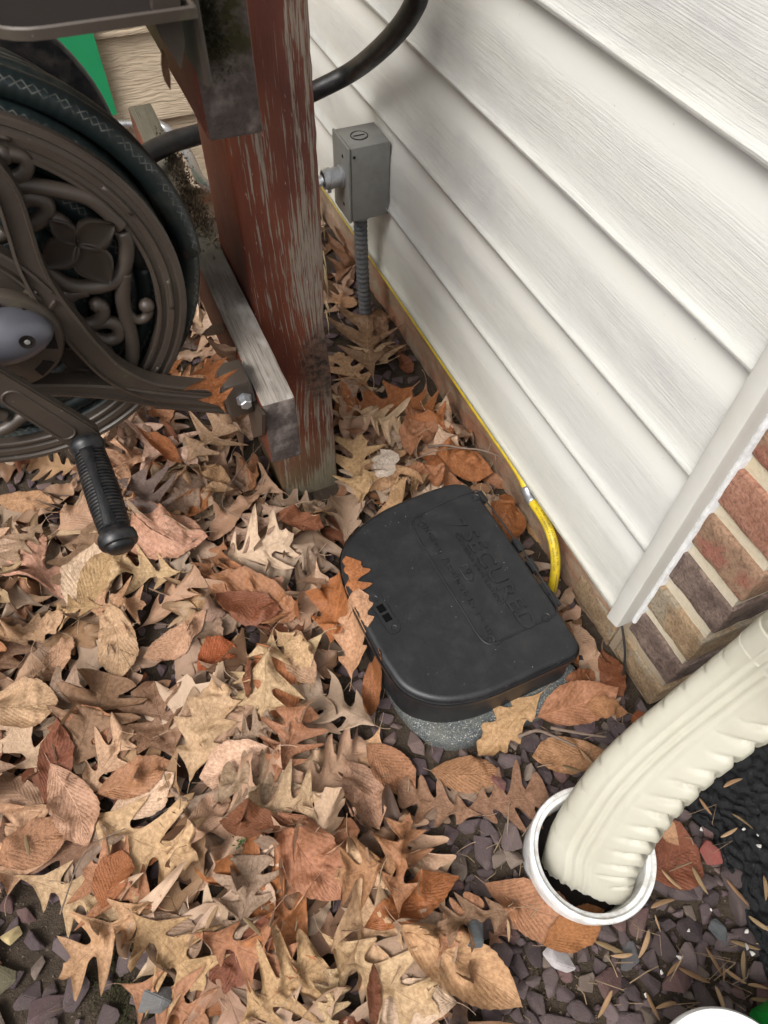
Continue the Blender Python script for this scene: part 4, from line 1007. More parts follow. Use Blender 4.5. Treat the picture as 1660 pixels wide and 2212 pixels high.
# smooth strip along the grip
vd = (Vector((0, 0, CAMH)) - (g0+g1)/2); vd = (vd - ga*vd.dot(ga)).normalized(); sv = ga.cross(vd)
bm = bmesh.new(); rows = []
for i in range(25):
    t = i/24; wv = .0062 - .0030*math.sin(math.pi*t); c = g0 + ga*(.010 + (gl-.028)*t); r = .0134 + .0012*math.sin(math.pi*t); row = []
    for j in range(7):
        a = (j/6-.5)*2*(wv/r); row.append(bm.verts.new(c + vd*(math.cos(a+.15)*(r+.0002)) + sv*(math.sin(a+.15)*(r+.0002))))
    rows.append(row)
for A, B_ in zip(rows, rows[1:]):
    for j in range(6): bm.faces.new((A[j], A[j+1], B_[j+1], B_[j]))
bmesh.ops.solidify(bm, geom=bm.faces[:], thickness=.0004); finish('grip_strip', bm, MAT['grip'], grip, smooth=True)
# bracket on the rail side with its bolt
bx = .0885
bm = bmesh.new(); prism_bm(bm, [at(u, v, x=bx-.0045) for u, v in ((472, 800), (520, 783), (546, 868), (566, 898), (566, 940), (548, 946), (536, 890), (505, 884))], (.0040, 0, 0)); auto(finish('mount_plate', bm, MAT['bronze'], reel), 40)
b_ = box('mount_flange', (bx-.030, .512, .322), (bx-.004, .548, .366), MAT['bronze'], reel, .003)
bc = at(532, 872, y=.505)
lathe('mount_bolt', [(0, .010), (.0052, .010), (.0060, .009), (.0060, .002), (.0085, .0018), (.0085, 0)], (bc.x, .512, bc.z), YA, MAT['zinc'], reel, 6, 20)
# hose guide tray above the reel, on its bracket by the upper rail
ty = .44
pB = at(334, 44, y=ty); pA = at(30, 96, y=ty)
zt = (pA.z+pB.z)/2 + .004; xl, xr = pA.x-.0, .082
def rounded(x0, x1, y0, y1, r, z):
    out = []
    for cx_, cy_, a0 in ((x1-.002, y0+.002, -90), (x1-.002, y1-.002, 0), (x0+r, y1-r, 90), (x0+r, y0+r, 180)):
        q = .002 if cx_ > (x0+x1)/2 else r
        for k in range(7): a = math.radians(a0+15*k); out.append(Vector((cx_+q*math.cos(a), cy_+q*math.sin(a), z)))
    return out
xl = at(-30, 130, z=zt).x
O = rounded(xl, xr, ty, .80, .030, zt); I = rounded(xl+.003, xr-.003, ty+.003, .797, .028, zt)
bm = bmesh.new(); lo = [p - Vector((0, 0, .0025)) for p in I]; lo2 = [p - Vector((0, 0, .005)) for p in O]
rr_ = [[bm.verts.new(p) for p in r] for r in (lo2, O, [p+Vector((0, 0, .001)) for p in rounded(xl+.001, xr-.001, ty+.001, .799, .029, zt)], I, lo)]
for A, B_ in zip(rr_, rr_[1:]):
    for j in range(len(A)): bm.faces.new((A[j], A[(j+1) % len(A)], B_[(j+1) % len(A)], B_[j]))
bm.faces.new(rr_[-1]).material_index = 1; bm.faces.new(rr_[0])  # floor takes the dark material: shade inside the tray put into colour
auto(finish('top_tray', bm, [MAT['bronze'], MAT['dark']], reel), 40)
bm = bmesh.new(); pr_ = [at(u, v, y=ty+.012) for u, v in ((330, 30), (345, 78), (372, 118), (392, 150), (400, 92), (392, 40), (388, -40), (330, -40))]
prism_bm(bm, pr_, (0, .006, 0)); auto(finish('tray_bracket', bm, MAT['bronze'], reel), 40)
box('tray_bracket_flange', (.0805, .452, .655), (.0862, .545, .74), MAT['bronze'], reel, .003)
# ---------------------------------------------------------------- wound garden hose
bm = bmesh.new(); rr_ = random.Random(4)
def coil(r, y, hr, wob=.003, a0=0, a1=360, dy=.0):
    pts = []; m = 90; ph = rr_.random()*6
    for k in range(m+1):
        a = math.radians(a0 + (a1-a0)*k/m); q = r + wob*math.sin(2*a+ph)
        pts.append(Vector((RC.x + q*math.cos(a), y + dy*k/m + wob*.7*math.sin(3*a+ph), RC.z + q*math.sin(a))))
    tube_bm(bm, pts, hr, 14, caps=True, uv=True)
HR = .0105
for k in range(7): coil(.1795 - .0055*k + .002*(k % 2), .584 + k*.0205, HR, .002, dy=.02)
for i, r in enumerate((.158, .138, .118, .098, .078, .060)):
    coil(r, .579 + .004*(i % 2), HR, .0015, dy=.004); coil(r-.002, .600, HR, .0015)
tag(finish('garden_hose', bm, MAT['hoseg']), 'dark green garden hose with a pale zigzag stripe wound on the reel', 'hose')
# ================================================================ gravel, leaves and small litter
def seg_pt(u, v, z=0.0): return at(u, v, z=z)
def inpoly(u, v, P):
    c = False; n = len(P)
    for i in range(n):
        (x1, y1), (x2, y2) = P[i], P[i-1]
        if (y1 > v) != (y2 > v) and u < (x2-x1)*(v-y1)/(y2-y1)+x1: c = not c
    return c
def to_world(poly, z=0.0): return [(p.x, p.y) for p in (at(u, v, z=z) for u, v in poly)]
GRAVEL = to_world([(1330, 1500), (1300, 1560), (1060, 1600), (960, 1680), (1010, 1760), (930, 1930), (900, 2010), (960, 2120), (1080, 2260), (1150, 2400), (1900, 2400), (1900, 1500), (1500, 1480)])
BARE = to_world([(-60, 1900), (95, 1940), (240, 1965), (330, 2010), (380, 2100), (450, 2190), (420, 2320), (-40, 2320)])
BARE2 = to_world([(640, 2030), (800, 2020), (860, 2100), (700, 2120)])
STN = [(p.x, p.y) for p in OUT]; PVP = [(p.x, p.y) for p in PV]
def near_front(x, y): return x > WX-.012 and y > FRONT_Y-.02
# landmarks used to tell one small thing from another
LM = [('bait box', (.27, .37)), ('white drain pipe', (pcg.x, pcg.y)), ('timber post foot', (.17, .64)), ('crank grip end', tuple(at(265, 1200, z=0).xy)), ('brick corner', (WX, FRONT_Y)),
      ('steel conduit foot', (.398, .98)), ('yellow tube end', (.41, .33)), ('white tub', (tc.x, tc.y)), ('asphalt edge', tuple(at(1600, 1960, z=0).xy)), ('reel disc foot', tuple(at(60, 1010, z=0).xy)),
      ('green weed sprig', tuple(at(527, 1823, z=0).xy)), ('mossy soil patch', tuple(at(285, 2090, z=0).xy)), ('pale quartz stone', tuple(at(1214, 2068, z=0).xy)), ('round tan pebble', tuple(at(14, 2018, z=0).xy)),
      ('paver slab lip', tuple(at(960, 1615, z=0).xy)), ('foundation twig', tuple(at(1010, 985, z=0).xy)), ('red crinkled leaf', tuple(at(470, 1412, z=0).xy)), ('mauve oak leaf', tuple(at(330, 1040, z=0).xy)), ('big folded beech leaf', tuple(at(1010, 2100, z=0).xy)), ('big ribbed chestnut leaf', tuple(at(60, 1530, z=0).xy))]
ORD = ['', 'second', 'third', 'fourth', 'fifth', 'sixth', 'seventh', 'eighth', 'ninth', 'tenth', 'eleventh', 'twelfth', 'thirteenth', 'fourteenth', 'fifteenth', 'sixteenth', 'seventeenth', 'eighteenth', 'nineteenth', 'twentieth']
PENDING = []         # (object, descriptive phrase, category, group)
def label_pending():
    cells = {}
    for o, ph, cat, grp in PENDING:
        x, y = o.location.x, o.location.y
        d, nm = min((math.hypot(x-q[0], y-q[1]), n) for n, q in LM)
        cells.setdefault((ph, nm, cat, grp), []).append((d, o))
    for (ph, nm, cat, grp), L in cells.items():
        L.sort(key=lambda t: t[0])
        for i, (d, o) in enumerate(L):
            if i == 0: lab = f'{ph} closest to the {nm}'
            else: lab = f'{ph}, {ORD[i] if i < len(ORD) else str(i+1) + "th"} closest to the {nm}'
            tag(o, lab, cat, grp)
# ---- height field the litter settles on
HX0, HX1, HY0, HY1, HC = -.62, .60, -.40, 1.42, .004
NX, NY = int((HX1-HX0)/HC), int((HY1-HY0)/HC)
H = np.full((NX, NY), -.014); BLK = np.zeros((NX, NY), bool)
gx = HX0 + (np.arange(NX)+.5)*HC; gy = HY0 + (np.arange(NY)+.5)*HC
def fill_poly(P, h, blk=True):
    xs = [p[0] for p in P]; ys = [p[1] for p in P]
    for i in range(max(0, int((min(xs)-HX0)/HC)), min(NX, int((max(xs)-HX0)/HC)+1)):
        for j in range(max(0, int((min(ys)-HY0)/HC)), min(NY, int((max(ys)-HY0)/HC)+1)):
            if inpoly(gx[i], gy[j], P): H[i, j] = max(H[i, j], h); BLK[i, j] |= blk
fill_poly(PVP, .014, False); fill_poly(STN, .09)
fill_poly([(PX0-.004, PY0-.004), (PX1+.004, PY0-.004), (PX1+.004, PY1), (PX0-.004, PY1)], .3)
fill_poly([(pcg.x+.066*math.cos(a*.3), pcg.y+.066*math.sin(a*.3)) for a in range(21)], .1)
fill_poly([(tc.x+.06*math.cos(a*.3), tc.y+.06*math.sin(a*.3)) for a in range(21)], .1)
fill_poly([(.398+.011*math.cos(a*.5), .985+.011*math.sin(a*.5)) for a in range(13)], .2)
BLK[gx > WX-.004, :] |= (gy > FRONT_Y-.004)[None, :]; BLK[:, gy > FY-.01] = True
STN_M = BLK.copy(); fill_poly(PVP, .014, True); H_TALL = H.copy(); H[H > .02] = .004
def idx(x, y):
    i = np.clip(((x-HX0)/HC).astype(int), 0, NX-1); j = np.clip(((y-HY0)/HC).astype(int), 0, NY-1); return i, j
def settle(pts, q=.55, maxblk=.02, lift=0.0):
    """pts: Nx3 of the turned shape round (0,0,0) plus xy place; returns the height it rests at, or None where something stands"""
    i, j = idx(pts[:, 0], pts[:, 1])
    if BLK[i, j].mean() > maxblk: return None
    return float(np.quantile(H[i, j] - pts[:, 2], q)) + lift
def press(pts, k=.55):
    i, j = idx(pts[:, 0], pts[:, 1]); new = H[i, j] + (pts[:, 2]-H[i, j])*k
    np.maximum.at(H, (i, j), new)
# ---- stones
def stone_mesh(seed):
    rr = random.Random(seed); bm = bmesh.new()
    for k in range(12):
        a, b = rr.uniform(0, 6.283), rr.uniform(-1, 1); c = math.sqrt(1-b*b); q = rr.uniform(.8, 1.0)
        bm.verts.new((c*math.cos(a)*q, c*math.sin(a)*q*rr.uniform(.62, .85), b*q*.50))
    bmesh.ops.convex_hull(bm, input=bm.verts[:]); bmesh.ops.dissolve_limit(bm, angle_limit=.2, verts=bm.verts[:], edges=bm.edges[:])
    bmesh.ops.bevel(bm, geom=bm.edges[:], offset=.040, segments=2, affect='EDGES', clamp_overlap=True)
    bmesh.ops.triangulate(bm, faces=[f for f in bm.faces if len(f.verts) > 4])
    bmesh.ops.recalc_face_normals(bm, faces=bm.faces)
    me = bpy.data.meshes.new('gravel_stone'); bm.to_mesh(me); bm.free(); me.materials.append(MAT['stone']); return me
SM = [stone_mesh(s) for s in range(18)]
SCOL = [('plum grey', (.082, .062, .060)), ('plum grey', (.068, .051, .051)), ('dark plum', (.046, .034, .035)), ('maroon', (.080, .047, .043)), ('slate grey', (.075, .073, .074)), ('brown grey', (.115, .090, .072))]
SWT = [34, 30, 24, 9, 1, 10]
rs = random.Random(21)
stones = []; cells = {}
def far_enough(x, y, r, k=.80):
    a, b = int(x/.04), int(y/.04)
    for i in (-1, 0, 1):
        for j in (-1, 0, 1):
            for (X, Y_, R_) in cells.get((a+i, b+j), ()):
                if (X-x)**2+(Y_-y)**2 < (k*(R_+r))**2: return False
    return True
def visible(x, y, m=30):
    u, v = proj((x, y, 0)); return -m < u < 1660+m and 250 < v < 2212+m
def ok_ground(x, y, r=.0):
    if in_asphalt(x, y, .002) or near_front(x, y): return False
    i, j = int((x-HX0)/HC), int((y-HY0)/HC)
    return 0 <= i < NX and 0 <= j < NY and not BLK[i, j]
def add_stone(x, y, r, big):
    cells.setdefault((int(x/.04), int(y/.04)), []).append((x, y, r)); stones.append((x, y, r, big))
for r_lo, r_hi, tries in ((.0145, .020, 3500), (.0115, .0145, 12000), (.008, .0115, 26000), (.0045, .008, 30000)):
    for _ in range(tries):
        x, y = rs.uniform(-.55, .56), rs.uniform(-.33, 1.2); r = rs.uniform(r_lo, r_hi)
        if not visible(x, y) or not ok_ground(x, y): continue
        g_ = inpoly(x, y, GRAVEL); b_ = inpoly(x, y, BARE)
        if not g_ and r_lo < .007: continue
        if not g_ and not b_ and y > .62 and r_lo < .01: continue
        if b_ and rs.random() < .72: continue
        if far_enough(x, y, r, .60 if g_ else .78): add_stone(x, y, r, g_)
def stone_obj(x, y, r, col, seed=None, zs=1.0):
    o = bpy.data.objects.new('gravel_stone', SM[rs.randrange(len(SM))] if seed is None else SM[seed]); COL.objects.link(o)
    o.scale = (r*1.22, r*1.22, r*rs.uniform(.8, 1.3)*zs); o.rotation_euler = (rs.uniform(-.35, .35), rs.uniform(-.35, .35), rs.uniform(0, 6.28))
    o.location = (x, y, soilh(x, y) + r*.26*zs); o.color = (*col, 1); return o
# those that show largest: in the open gravel and in the bare soil
vis = sorted([s for s in stones if s[3] or inpoly(s[0], s[1], BARE)], key=lambda s: -s[2])
ind = set(map(id, vis[:270])); others = []
for s in stones:
    x, y, r, b = s; k = rs.choices(range(6), SWT)[0]; nm, c = SCOL[k]; f = rs.uniform(.8, 1.3); c = tuple(q*f for q in c)
    i, j = int((x-HX0)/HC), int((y-HY0)/HC); m = max(1, int(r*.8/HC)); H[i-m:i+m+1, j-m:j+m+1] = np.maximum(H[i-m:i+m+1, j-m:j+m+1], soilh(x, y)+r*.72)
    if id(s) in ind:
        o = stone_obj(x, y, r, c); sz = 'large' if r > .0125 else ('middling' if r > .0095 else 'small')
        PENDING.append((o, f'{sz} {nm} gravel stone', 'stone', 'loose gravel stones'))
    else: others.append((x, y, r, c))
# the rest of the gravel: real stones, joined, one sheet per colour
stuff_parts = {}
for x, y, r, c in others:
    k = rs.randrange(3); me = SM[rs.randrange(len(SM))]
    M_ = Matrix.Translation((x, y, soilh(x, y)+r*.2)) @ Matrix.Rotation(rs.uniform(0, 6.28), 4, 'Z') @ Matrix.Rotation(rs.uniform(-.3, .3), 4, 'X') @ Matrix.Diagonal((r*1.1, r*1.1, r*.9, 1))
    stuff_parts.setdefault(k, []).append((me, M_))
def joined(name, items, mat, color, label=None, smooth=True, uvname=None):
    Vs, Fs, off, UVs = [], [], 0, []
    for me, M_ in items:
        n = len(me.vertices); co = np.empty(n*3); me.vertices.foreach_get('co', co); co = co.reshape(-1, 3); Mn = np.array(M_)
        Vs.append(co @ Mn[:3, :3].T + Mn[:3, 3]); Fs += [[off+i for i in p.vertices] for p in me.polygons]; off += n
        if uvname and me.uv_layers:
            a = np.empty(len(me.loops)*2); me.uv_layers[0].data.foreach_get('uv', a); UVs.append(a)
    me2 = bpy.data.meshes.new(name); me2.from_pydata(np.concatenate(Vs).tolist(), [], Fs); smooth = smooth and uvname is not None
    if UVs:
        l = me2.uv_layers.new(name='UVMap'); l.data.foreach_set('uv', np.concatenate(UVs))
    if smooth: me2.shade_smooth()
    o = link_mesh(name, me2, mat); o.color = (*color, 1); o['kind'] = 'stuff'; return o
for k, it in stuff_parts.items(): joined('gravel', it, MAT['stone'], [(.075, .052, .055), (.055, .038, .040), (.09, .062, .055)][k])
# fine grit on the open ground
grit = bmesh.new()
for _ in range(9000):
    x, y = rs.uniform(-.55, .56), rs.uniform(-.33, .5)
    if not visible(x, y) or not ok_ground(x, y) or not (inpoly(x, y, GRAVEL) or inpoly(x, y, BARE) or rs.random() < .25): continue
    r = rs.uniform(.0006, .0022); p = Vector((x, y, soilh(x, y)+r*.4)); ps = [grit.verts.new(p + Vector((rs.uniform(-1, 1), rs.uniform(-1, 1), rs.uniform(-.6, .6)))*r) for _ in range(6)]
    try: bmesh.ops.convex_hull(grit, input=ps)
    except Exception: pass
o = finish('grit', grit, plain('grit_crumbs', (.10, .075, .055), .9, 0, .8, 160)); o['kind'] = 'stuff'

# ---- leaves
def interp(tab, u):
    xs = [a for a, _ in tab]; ys = [b for _, b in tab]; return float(np.interp(u, xs, ys))
RED_OAK_ = [[(0, .01), (.05, .035), (.12, .08), (.20, .20), (.24, .33), (.265, .22), (.29, .10), (.33, .075), (.38, .10), (.46, .30), (.52, .50), (.545, .36), (.57, .17), (.61, .09), (.66, .10), (.72, .26), (.77, .36), (.79, .25), (.82, .12), (.87, .10), (.90, .13), (.93, .07), (1, .0)],
           [(0, .01), (.06, .05), (.15, .14), (.24, .30), (.27, .36), (.29, .20), (.32, .12), (.36, .09), (.42, .15), (.50, .40), (.56, .56), (.585, .40), (.61, .18), (.65, .11), (.70, .13), (.76, .30), (.82, .40), (.84, .24), (.86, .14), (.91, .11), (.94, .09), (1, .0)]]
RED_OAK = [[(a, b*(.72 if b < .2 else 1.0)) for a, b in s_] for s_ in RED_OAK_]
SWAMP_OAK = [[(0, .008), (.08, .05), (.18, .17), (.25, .30), (.29, .26), (.33, .17), (.38, .20), (.45, .36), (.50, .40), (.54, .30), (.58, .20), (.63, .22), (.69, .32), (.73, .33), (.77, .22), (.82, .18), (.87, .20), (.92, .13), (1, 0)],
             [(0, .008), (.07, .04), (.16, .13), (.22, .24), (.27, .25), (.31, .15), (.36, .17), (.43, .31), (.49, .38), (.53, .26), (.57, .18), (.62, .21), (.68, .30), (.73, .28), (.77, .18), (.83, .17), (.88, .17), (.94, .09), (1, 0)]]
WHITE_OAK = [[(0, .008), (.10, .03), (.17, .07), (.21, .20), (.25, .24), (.28, .20), (.30, .08), (.34, .06), (.38, .12), (.42, .34), (.46, .40), (.50, .33), (.52, .12), (.56, .07), (.60, .12), (.64, .33), (.68, .38), (.72, .30), (.74, .14), (.78, .10), (.82, .17), (.87, .24), (.92, .20), (.96, .14), (1, .0)],
             [(0, .008), (.09, .03), (.15, .08), (.19, .18), (.23, .20), (.26, .12), (.29, .06), (.34, .10), (.38, .30), (.42, .36), (.45, .28), (.48, .10), (.52, .06), (.56, .14), (.60, .36), (.64, .42), (.68, .34), (.70, .15), (.74, .09), (.79, .15), (.84, .25), (.89, .26), (.94, .18), (1, 0)]]
BEECH = [[(0, .01), (.04, .06), (.12, .155), (.25, .225), (.42, .262), (.58, .25), (.74, .19), (.86, .115), (.94, .05), (1, 0)]]*2
CHEST = [[(0, .01), (.05, .05), (.15, .12), (.30, .185), (.48, .215), (.64, .195), (.78, .14), (.89, .075), (.96, .028), (1, 0)]]*2
FRAG = [[(0, .15), (.1, .24), (.3, .28), (.5, .22), (.7, .27), (.9, .16), (1, .02)], [(0, .05), (.15, .2), (.35, .18), (.5, .26), (.75, .15), (.92, .2), (1, .02)]]
KINDS = dict(red=(RED_OAK, .50, 7.0, 0), swamp=(SWAMP_OAK, .38, 8.0, 0), white=(WHITE_OAK, .40, 8.0, 0), beech=(BEECH, .0, 13.0, 13), chest=(CHEST, .0, 14.0, 14), frag=(FRAG, .1, 7.0, 0))
WORD = dict(red='pointed oak leaf', swamp='shallow-lobed oak leaf', white='round-lobed oak leaf', beech='toothed oval leaf', chest='slender toothed leaf', frag='torn leaf piece')
def leaf_mesh(kind, seed, cross=0.0, along=0.0, twist=0.0, ruffle=1.0, fold=0.0, tip=0.0, n=46, h=7, petiole=True, wmul=1.0):
    """a unit-length leaf, stalk end at -.5 and tip at +.5 along x; cross/along curl in radians over the leaf"""
    tab, sweep, nv, teeth = KINDS[kind]; rr = random.Random(seed*31+7); js = [rr.uniform(.82, 1.18) for _ in range(2)]; off = Vector((seed*3.1, seed*1.7, 0))
    side_w = [1.0, 1.0]; V, UV, F_ = [], [], []
    warp = [(rr.uniform(-.02, .02), rr.uniform(.85, 1.15)) for _ in range(2)]
    if teeth: n = max(n, teeth*4+2)
    for i in range(n+1):
        u = i/n
        for j in range(-h, h+1):
            v = j/h; sd = 0 if v < 0 else 1; uu = min(1, max(0, u + warp[sd][0]*math.sin(u*9)))
            w_ = interp(tab[sd], uu)*js[sd]**(.5)*wmul
            w_ *= 1 + .12*mnoise.noise(Vector((u*6, sd*5, seed)))
            f = 0.0
            if teeth:
                ph = (u*teeth) % 1.0; w_ += (.013*(ph**1.5) - .004)*math.sin(math.pi*min(1, u*1.02))
            av = abs(v); x = u - .5 + sweep*w_*av**1.25*(1-.25*u) + (.35*w_*av if teeth else 0); y = v*w_
            if kind == 'frag': x += .03*mnoise.noise(Vector((v*4, u*5, seed)))
            bend = .05*math.sin(u*2.6 + seed)
            y += bend
            # --- lift out of the plane
            z = 0.0; s_ = y-bend
            nz_ = ruffle*(.020*mnoise.noise(Vector((x*4.0, y*4.0, 0))+off) + .012*mnoise.noise(Vector((x*10, y*10, 1))+off) + .042*av*av*mnoise.noise(Vector((u*8, sd*9, 2))+off))
            if teeth: nz_ += .0045*math.sin(2*math.pi*(u*teeth - av*teeth*.31))*(av*(1-av)*4)**.5*(1 if av > 0 else 0)
            if fold: z += abs(s_)*math.tan(min(1.35, fold)); s_ = s_*math.cos(min(1.35, fold)); z *= math.cos(min(1.35, fold))
            if abs(cross) > 1e-3:
                k = cross/.5*(1+.4*mnoise.noise(Vector((u*2.5, seed, 4)))); a = k*s_; yy, zz = math.sin(a)/k, (1-math.cos(a))/k; s_, z = yy, z + zz
            z += nz_; y = s_ + bend
            k = along + tip*max(0, u-.6)*2
            if abs(k) > 1e-3: a = k*x; R_ = 1/k; x, z = math.sin(a)*(R_-z), R_ - math.cos(a)*(R_-z)
            if twist: a = twist*x; y, z = y*math.cos(a)-z*math.sin(a), y*math.sin(a)+z*math.cos(a)
            V.append((x, y, z)); UV.append((u, v))
    m = 2*h+1
    for i in range(n):
        for j in range(2*h):
            a = i*m+j; F_.append((a, a+m, a+m+1, a+1))
    uvs = [UV[q] for f in F_ for q in f]
    if petiole:
        base = Vector(V[h]); d = (Vector(V[h]) - Vector(V[h+m*2])).normalized(); N = 6; b0 = len(V); cur = rr.uniform(-.5, .5); lg = rr.uniform(.10, .24)
        for i in range(N+1):
            t = i/N; p = base + d*(lg*t) + Vector((0, cur*lg*t*t, .05*lg*math.sin(t*3))) - d*.01; r = .0052*(1-.25*t) + (.003 if i == N else 0)
            for a in (0, 2.1, 4.2): V.append((p.x, p.y+math.cos(a)*r, p.z+math.sin(a)*r))
        for i in range(N):
            for a in range(3):
                q = b0+i*3; F_.append((q+a, q+(a+1) % 3, q+3+(a+1) % 3, q+3+a)); uvs += [(.5, .0)]*4
    me = bpy.data.meshes.new(WORD[kind].replace(' ', '_').replace('-', '_')); me.from_pydata(V, [], F_)
    l = me.uv_layers.new(name='UVMap'); l.data.foreach_set('uv', np.array(uvs).ravel())
    a = me.attributes.new('veins', 'FLOAT', 'POINT'); a.data.foreach_set('value', np.full(len(V), nv))
    me.materials.append(MAT['leaf']); me.shade_smooth(); me['row'] = m; me['rows'] = n+1; return me
def pts_of(me):
    a = np.empty(len(me.vertices)*3); me.vertices.foreach_get('co', a); a = a.reshape(-1, 3); return a[::7]
LC = dict(tan=(0.427, 0.268, 0.150), pale=(0.600, 0.440, 0.320), straw=(0.470, 0.325, 0.200), orange=(0.308, 0.123, 0.046), rust=(0.188, 0.068, 0.032), brown=(0.228, 0.131, 0.078), taupe=(0.285, 0.199, 0.142), mauve=(0.188, 0.135, 0.125), dark=(0.085, 0.048, 0.030), copper=(0.342, 0.171, 0.091), pink=(0.456, 0.274, 0.182), red=(0.296, 0.080, 0.028), white=(0.593, 0.502, 0.456))
# library for the general litter
LIB = {k: [] for k in KINDS}
sd0 = 100
for kind, cnt in (('red', 12), ('swamp', 7), ('white', 8), ('beech', 7), ('chest', 6), ('frag', 5)):
    for q in range(cnt):
        sd0 += 1; rr = random.Random(sd0)
        LIB[kind].append(leaf_mesh(kind, sd0, cross=rr.choice([-1, 1])*rr.uniform(.4, 2.2), along=rr.uniform(-1.3, 1.3), twist=rr.uniform(-1.1, 1.1), ruffle=rr.uniform(.8, 1.9), fold=rr.choice([0, 0, rr.uniform(.2, .9)]), tip=rr.uniform(-2, 2), n=40, h=6))
PTS = {}
def blurH(k=3):
    A = H
    for ax_ in (0, 1):
        P_a = np.concatenate([np.repeat(A.take([0], ax_), k, ax_), A, np.repeat(A.take([-1], ax_), k+1, ax_)], ax_); cs = np.cumsum(P_a, ax_)
        n_ = A.shape[ax_]; A = (cs.take(range(2*k, 2*k+n_), ax_) - np.concatenate([np.zeros_like(cs.take([0], ax_)), cs], ax_).take(range(0, n_), ax_))/(2*k+1)
    return A
def sampleH(A, x, y):
    fx = np.clip((x-HX0)/HC-.5, 0, NX-1.001); fy = np.clip((y-HY0)/HC-.5, 0, NY-1.001); i = fx.astype(int); j = fy.astype(int); a = fx-i; b = fy-j
    return A[i, j]*(1-a)*(1-b) + A[i+1, j]*a*(1-b) + A[i, j+1]*(1-a)*b + A[i+1, j+1]*a*b
def drape(me, M_, stiff=.75, clear=.0012, keep=1.0, name=None):
    """a copy of the leaf that lies over what is already there; its own curl stays"""
    me = me.copy(); n = len(me.vertices); co = np.empty(n*3); me.vertices.foreach_get('co', co); co = co.reshape(-1, 3); Mn = np.array(M_)
    W_ = co @ Mn[:3, :3].T + Mn[:3, 3]; m_ = me['row']; g_ = me['rows']*m_; G = W_[:g_]
    base = sampleH(blurH(4), G[:, 0], G[:, 1]); hard = sampleH(H, G[:, 0], G[:, 1]); loc = G[:, 2]-np.quantile(G[:, 2], .30)
    mean = base.mean(); z = mean*(1-stiff) + base*stiff + loc*keep
    z = z + max(0.0, np.quantile(hard + clear - z, .60))
    for it in range(3):
        z = np.maximum(z, hard + clear); Z = z.reshape(-1, m_); S_ = Z.copy()
        S_[1:-1] = (Z[:-2]+Z[2:]+2*Z[1:-1])/4; S_[:, 1:-1] = (S_[:, :-2]+S_[:, 2:]+2*S_[:, 1:-1])/4; z = S_.ravel()
    dz = z-G[:, 2]; W_[:g_, 2] = z
    if n > g_: W_[g_:, 2] += dz[m_//2]
    i = np.clip(((W_[:g_, 0]-HX0)/HC).astype(int), 0, NX-1); j = np.clip(((W_[:g_, 1]-HY0)/HC).astype(int), 0, NY-1); np.maximum.at(H, (i, j), z)
    inv = np.linalg.inv(Mn); co2 = W_ @ inv[:3, :3].T + inv[:3, 3]; me.vertices.foreach_set('co', co2.ravel()); me.update(); return me
def mat_of(yaw, pitch_, roll, sc, x, y, z, flip=False):
    R_ = Matrix.Rotation(yaw, 4, 'Z') @ Matrix.Rotation(pitch_, 4, 'Y') @ Matrix.Rotation(roll + (math.pi if flip else 0), 4, 'X')
    return Matrix.Translation((x, y, z)) @ R_ @ Matrix.Diagonal((sc, sc, sc, 1))
def place(me, x, y, yaw, sc, pitch_=0, roll=0, flip=False, q=.55, maxblk=.02, lift=0.0, k=.55):
    if me.name not in PTS: PTS[me.name] = pts_of(me)
    M_ = mat_of(yaw, pitch_, roll, sc, x, y, 0, flip); Mn = np.array(M_); P = PTS[me.name] @ Mn[:3, :3].T + Mn[:3, 3]
    z = settle(P, q, maxblk, lift)
    if z is None: return None
    M_.translation.z = z; return M_
def is_leafy(x, y):
    if in_asphalt(x, y, -.01): return 0
    if inpoly(x, y, GRAVEL): return .0
    if inpoly(x, y, BARE): return .0
    return 1 if (x-.27)**2+(y-.37)**2 > .0 else 0
rl = random.Random(77)
KW = [('red', 40), ('swamp', 12), ('white', 16), ('beech', 16), ('chest', 14), ('frag', 10)]
CW = dict(red=['tan', 'pink', 'straw', 'brown', 'copper', 'taupe', 'pale', 'orange'], swamp=['tan', 'copper', 'taupe', 'brown', 'copper'], white=['taupe', 'brown', 'tan', 'copper'], beech=['copper', 'orange', 'pink', 'pale', 'rust'], chest=['orange', 'copper', 'pale', 'pink'], frag=['brown', 'taupe', 'dark', 'tan'])
SZ = dict(red=(.105, .15), swamp=(.09, .13), white=(.08, .12), beech=(.075, .11), chest=(.08, .12), frag=(.03, .055))
layer = []
def scatter(count, y0, y1, x0, x1, topness):
    made = 0
    for _ in range(count*6):
        if made >= count: break
        x, y = rl.uniform(x0, x1), rl.uniform(y0, y1)
        if not visible(x, y, 90) or rl.random() > is_leafy(x, y): continue
        kind = rl.choices([k for k, _ in KW], [w_ for _, w_ in KW])[0]; me = rl.choice(LIB[kind]); sc = rl.uniform(*SZ[kind])*(.9 if y > .8 else 1)
        M_ = place(me, x, y, rl.uniform(0, 6.283), sc, rl.gauss(0, .22), rl.gauss(0, .30), rl.random() < .4, .70, k=.7)
        if M_ is None: continue
        c = rl.choice(CW[kind])
        if topness == 0 and rl.random() < .5: c = rl.choice(['dark', 'rust', 'brown', 'taupe'])  # darker browns low down, painting shade into the gaps between leaves
        me = drape(me, M_, .5 if topness == 0 else .3, .0018, .85 if topness == 0 else 1.2); layer.append((me, M_, kind, c, topness)); made += 1
scatter(150, -.30, .72, -.55, .47, 0)
scatter(125, .60, 1.37, -.30, .43, 0)
scatter(95, -.30, .72, -.55, .47, 1)
scatter(82, .62, 1.37, -.10, .43, 1)
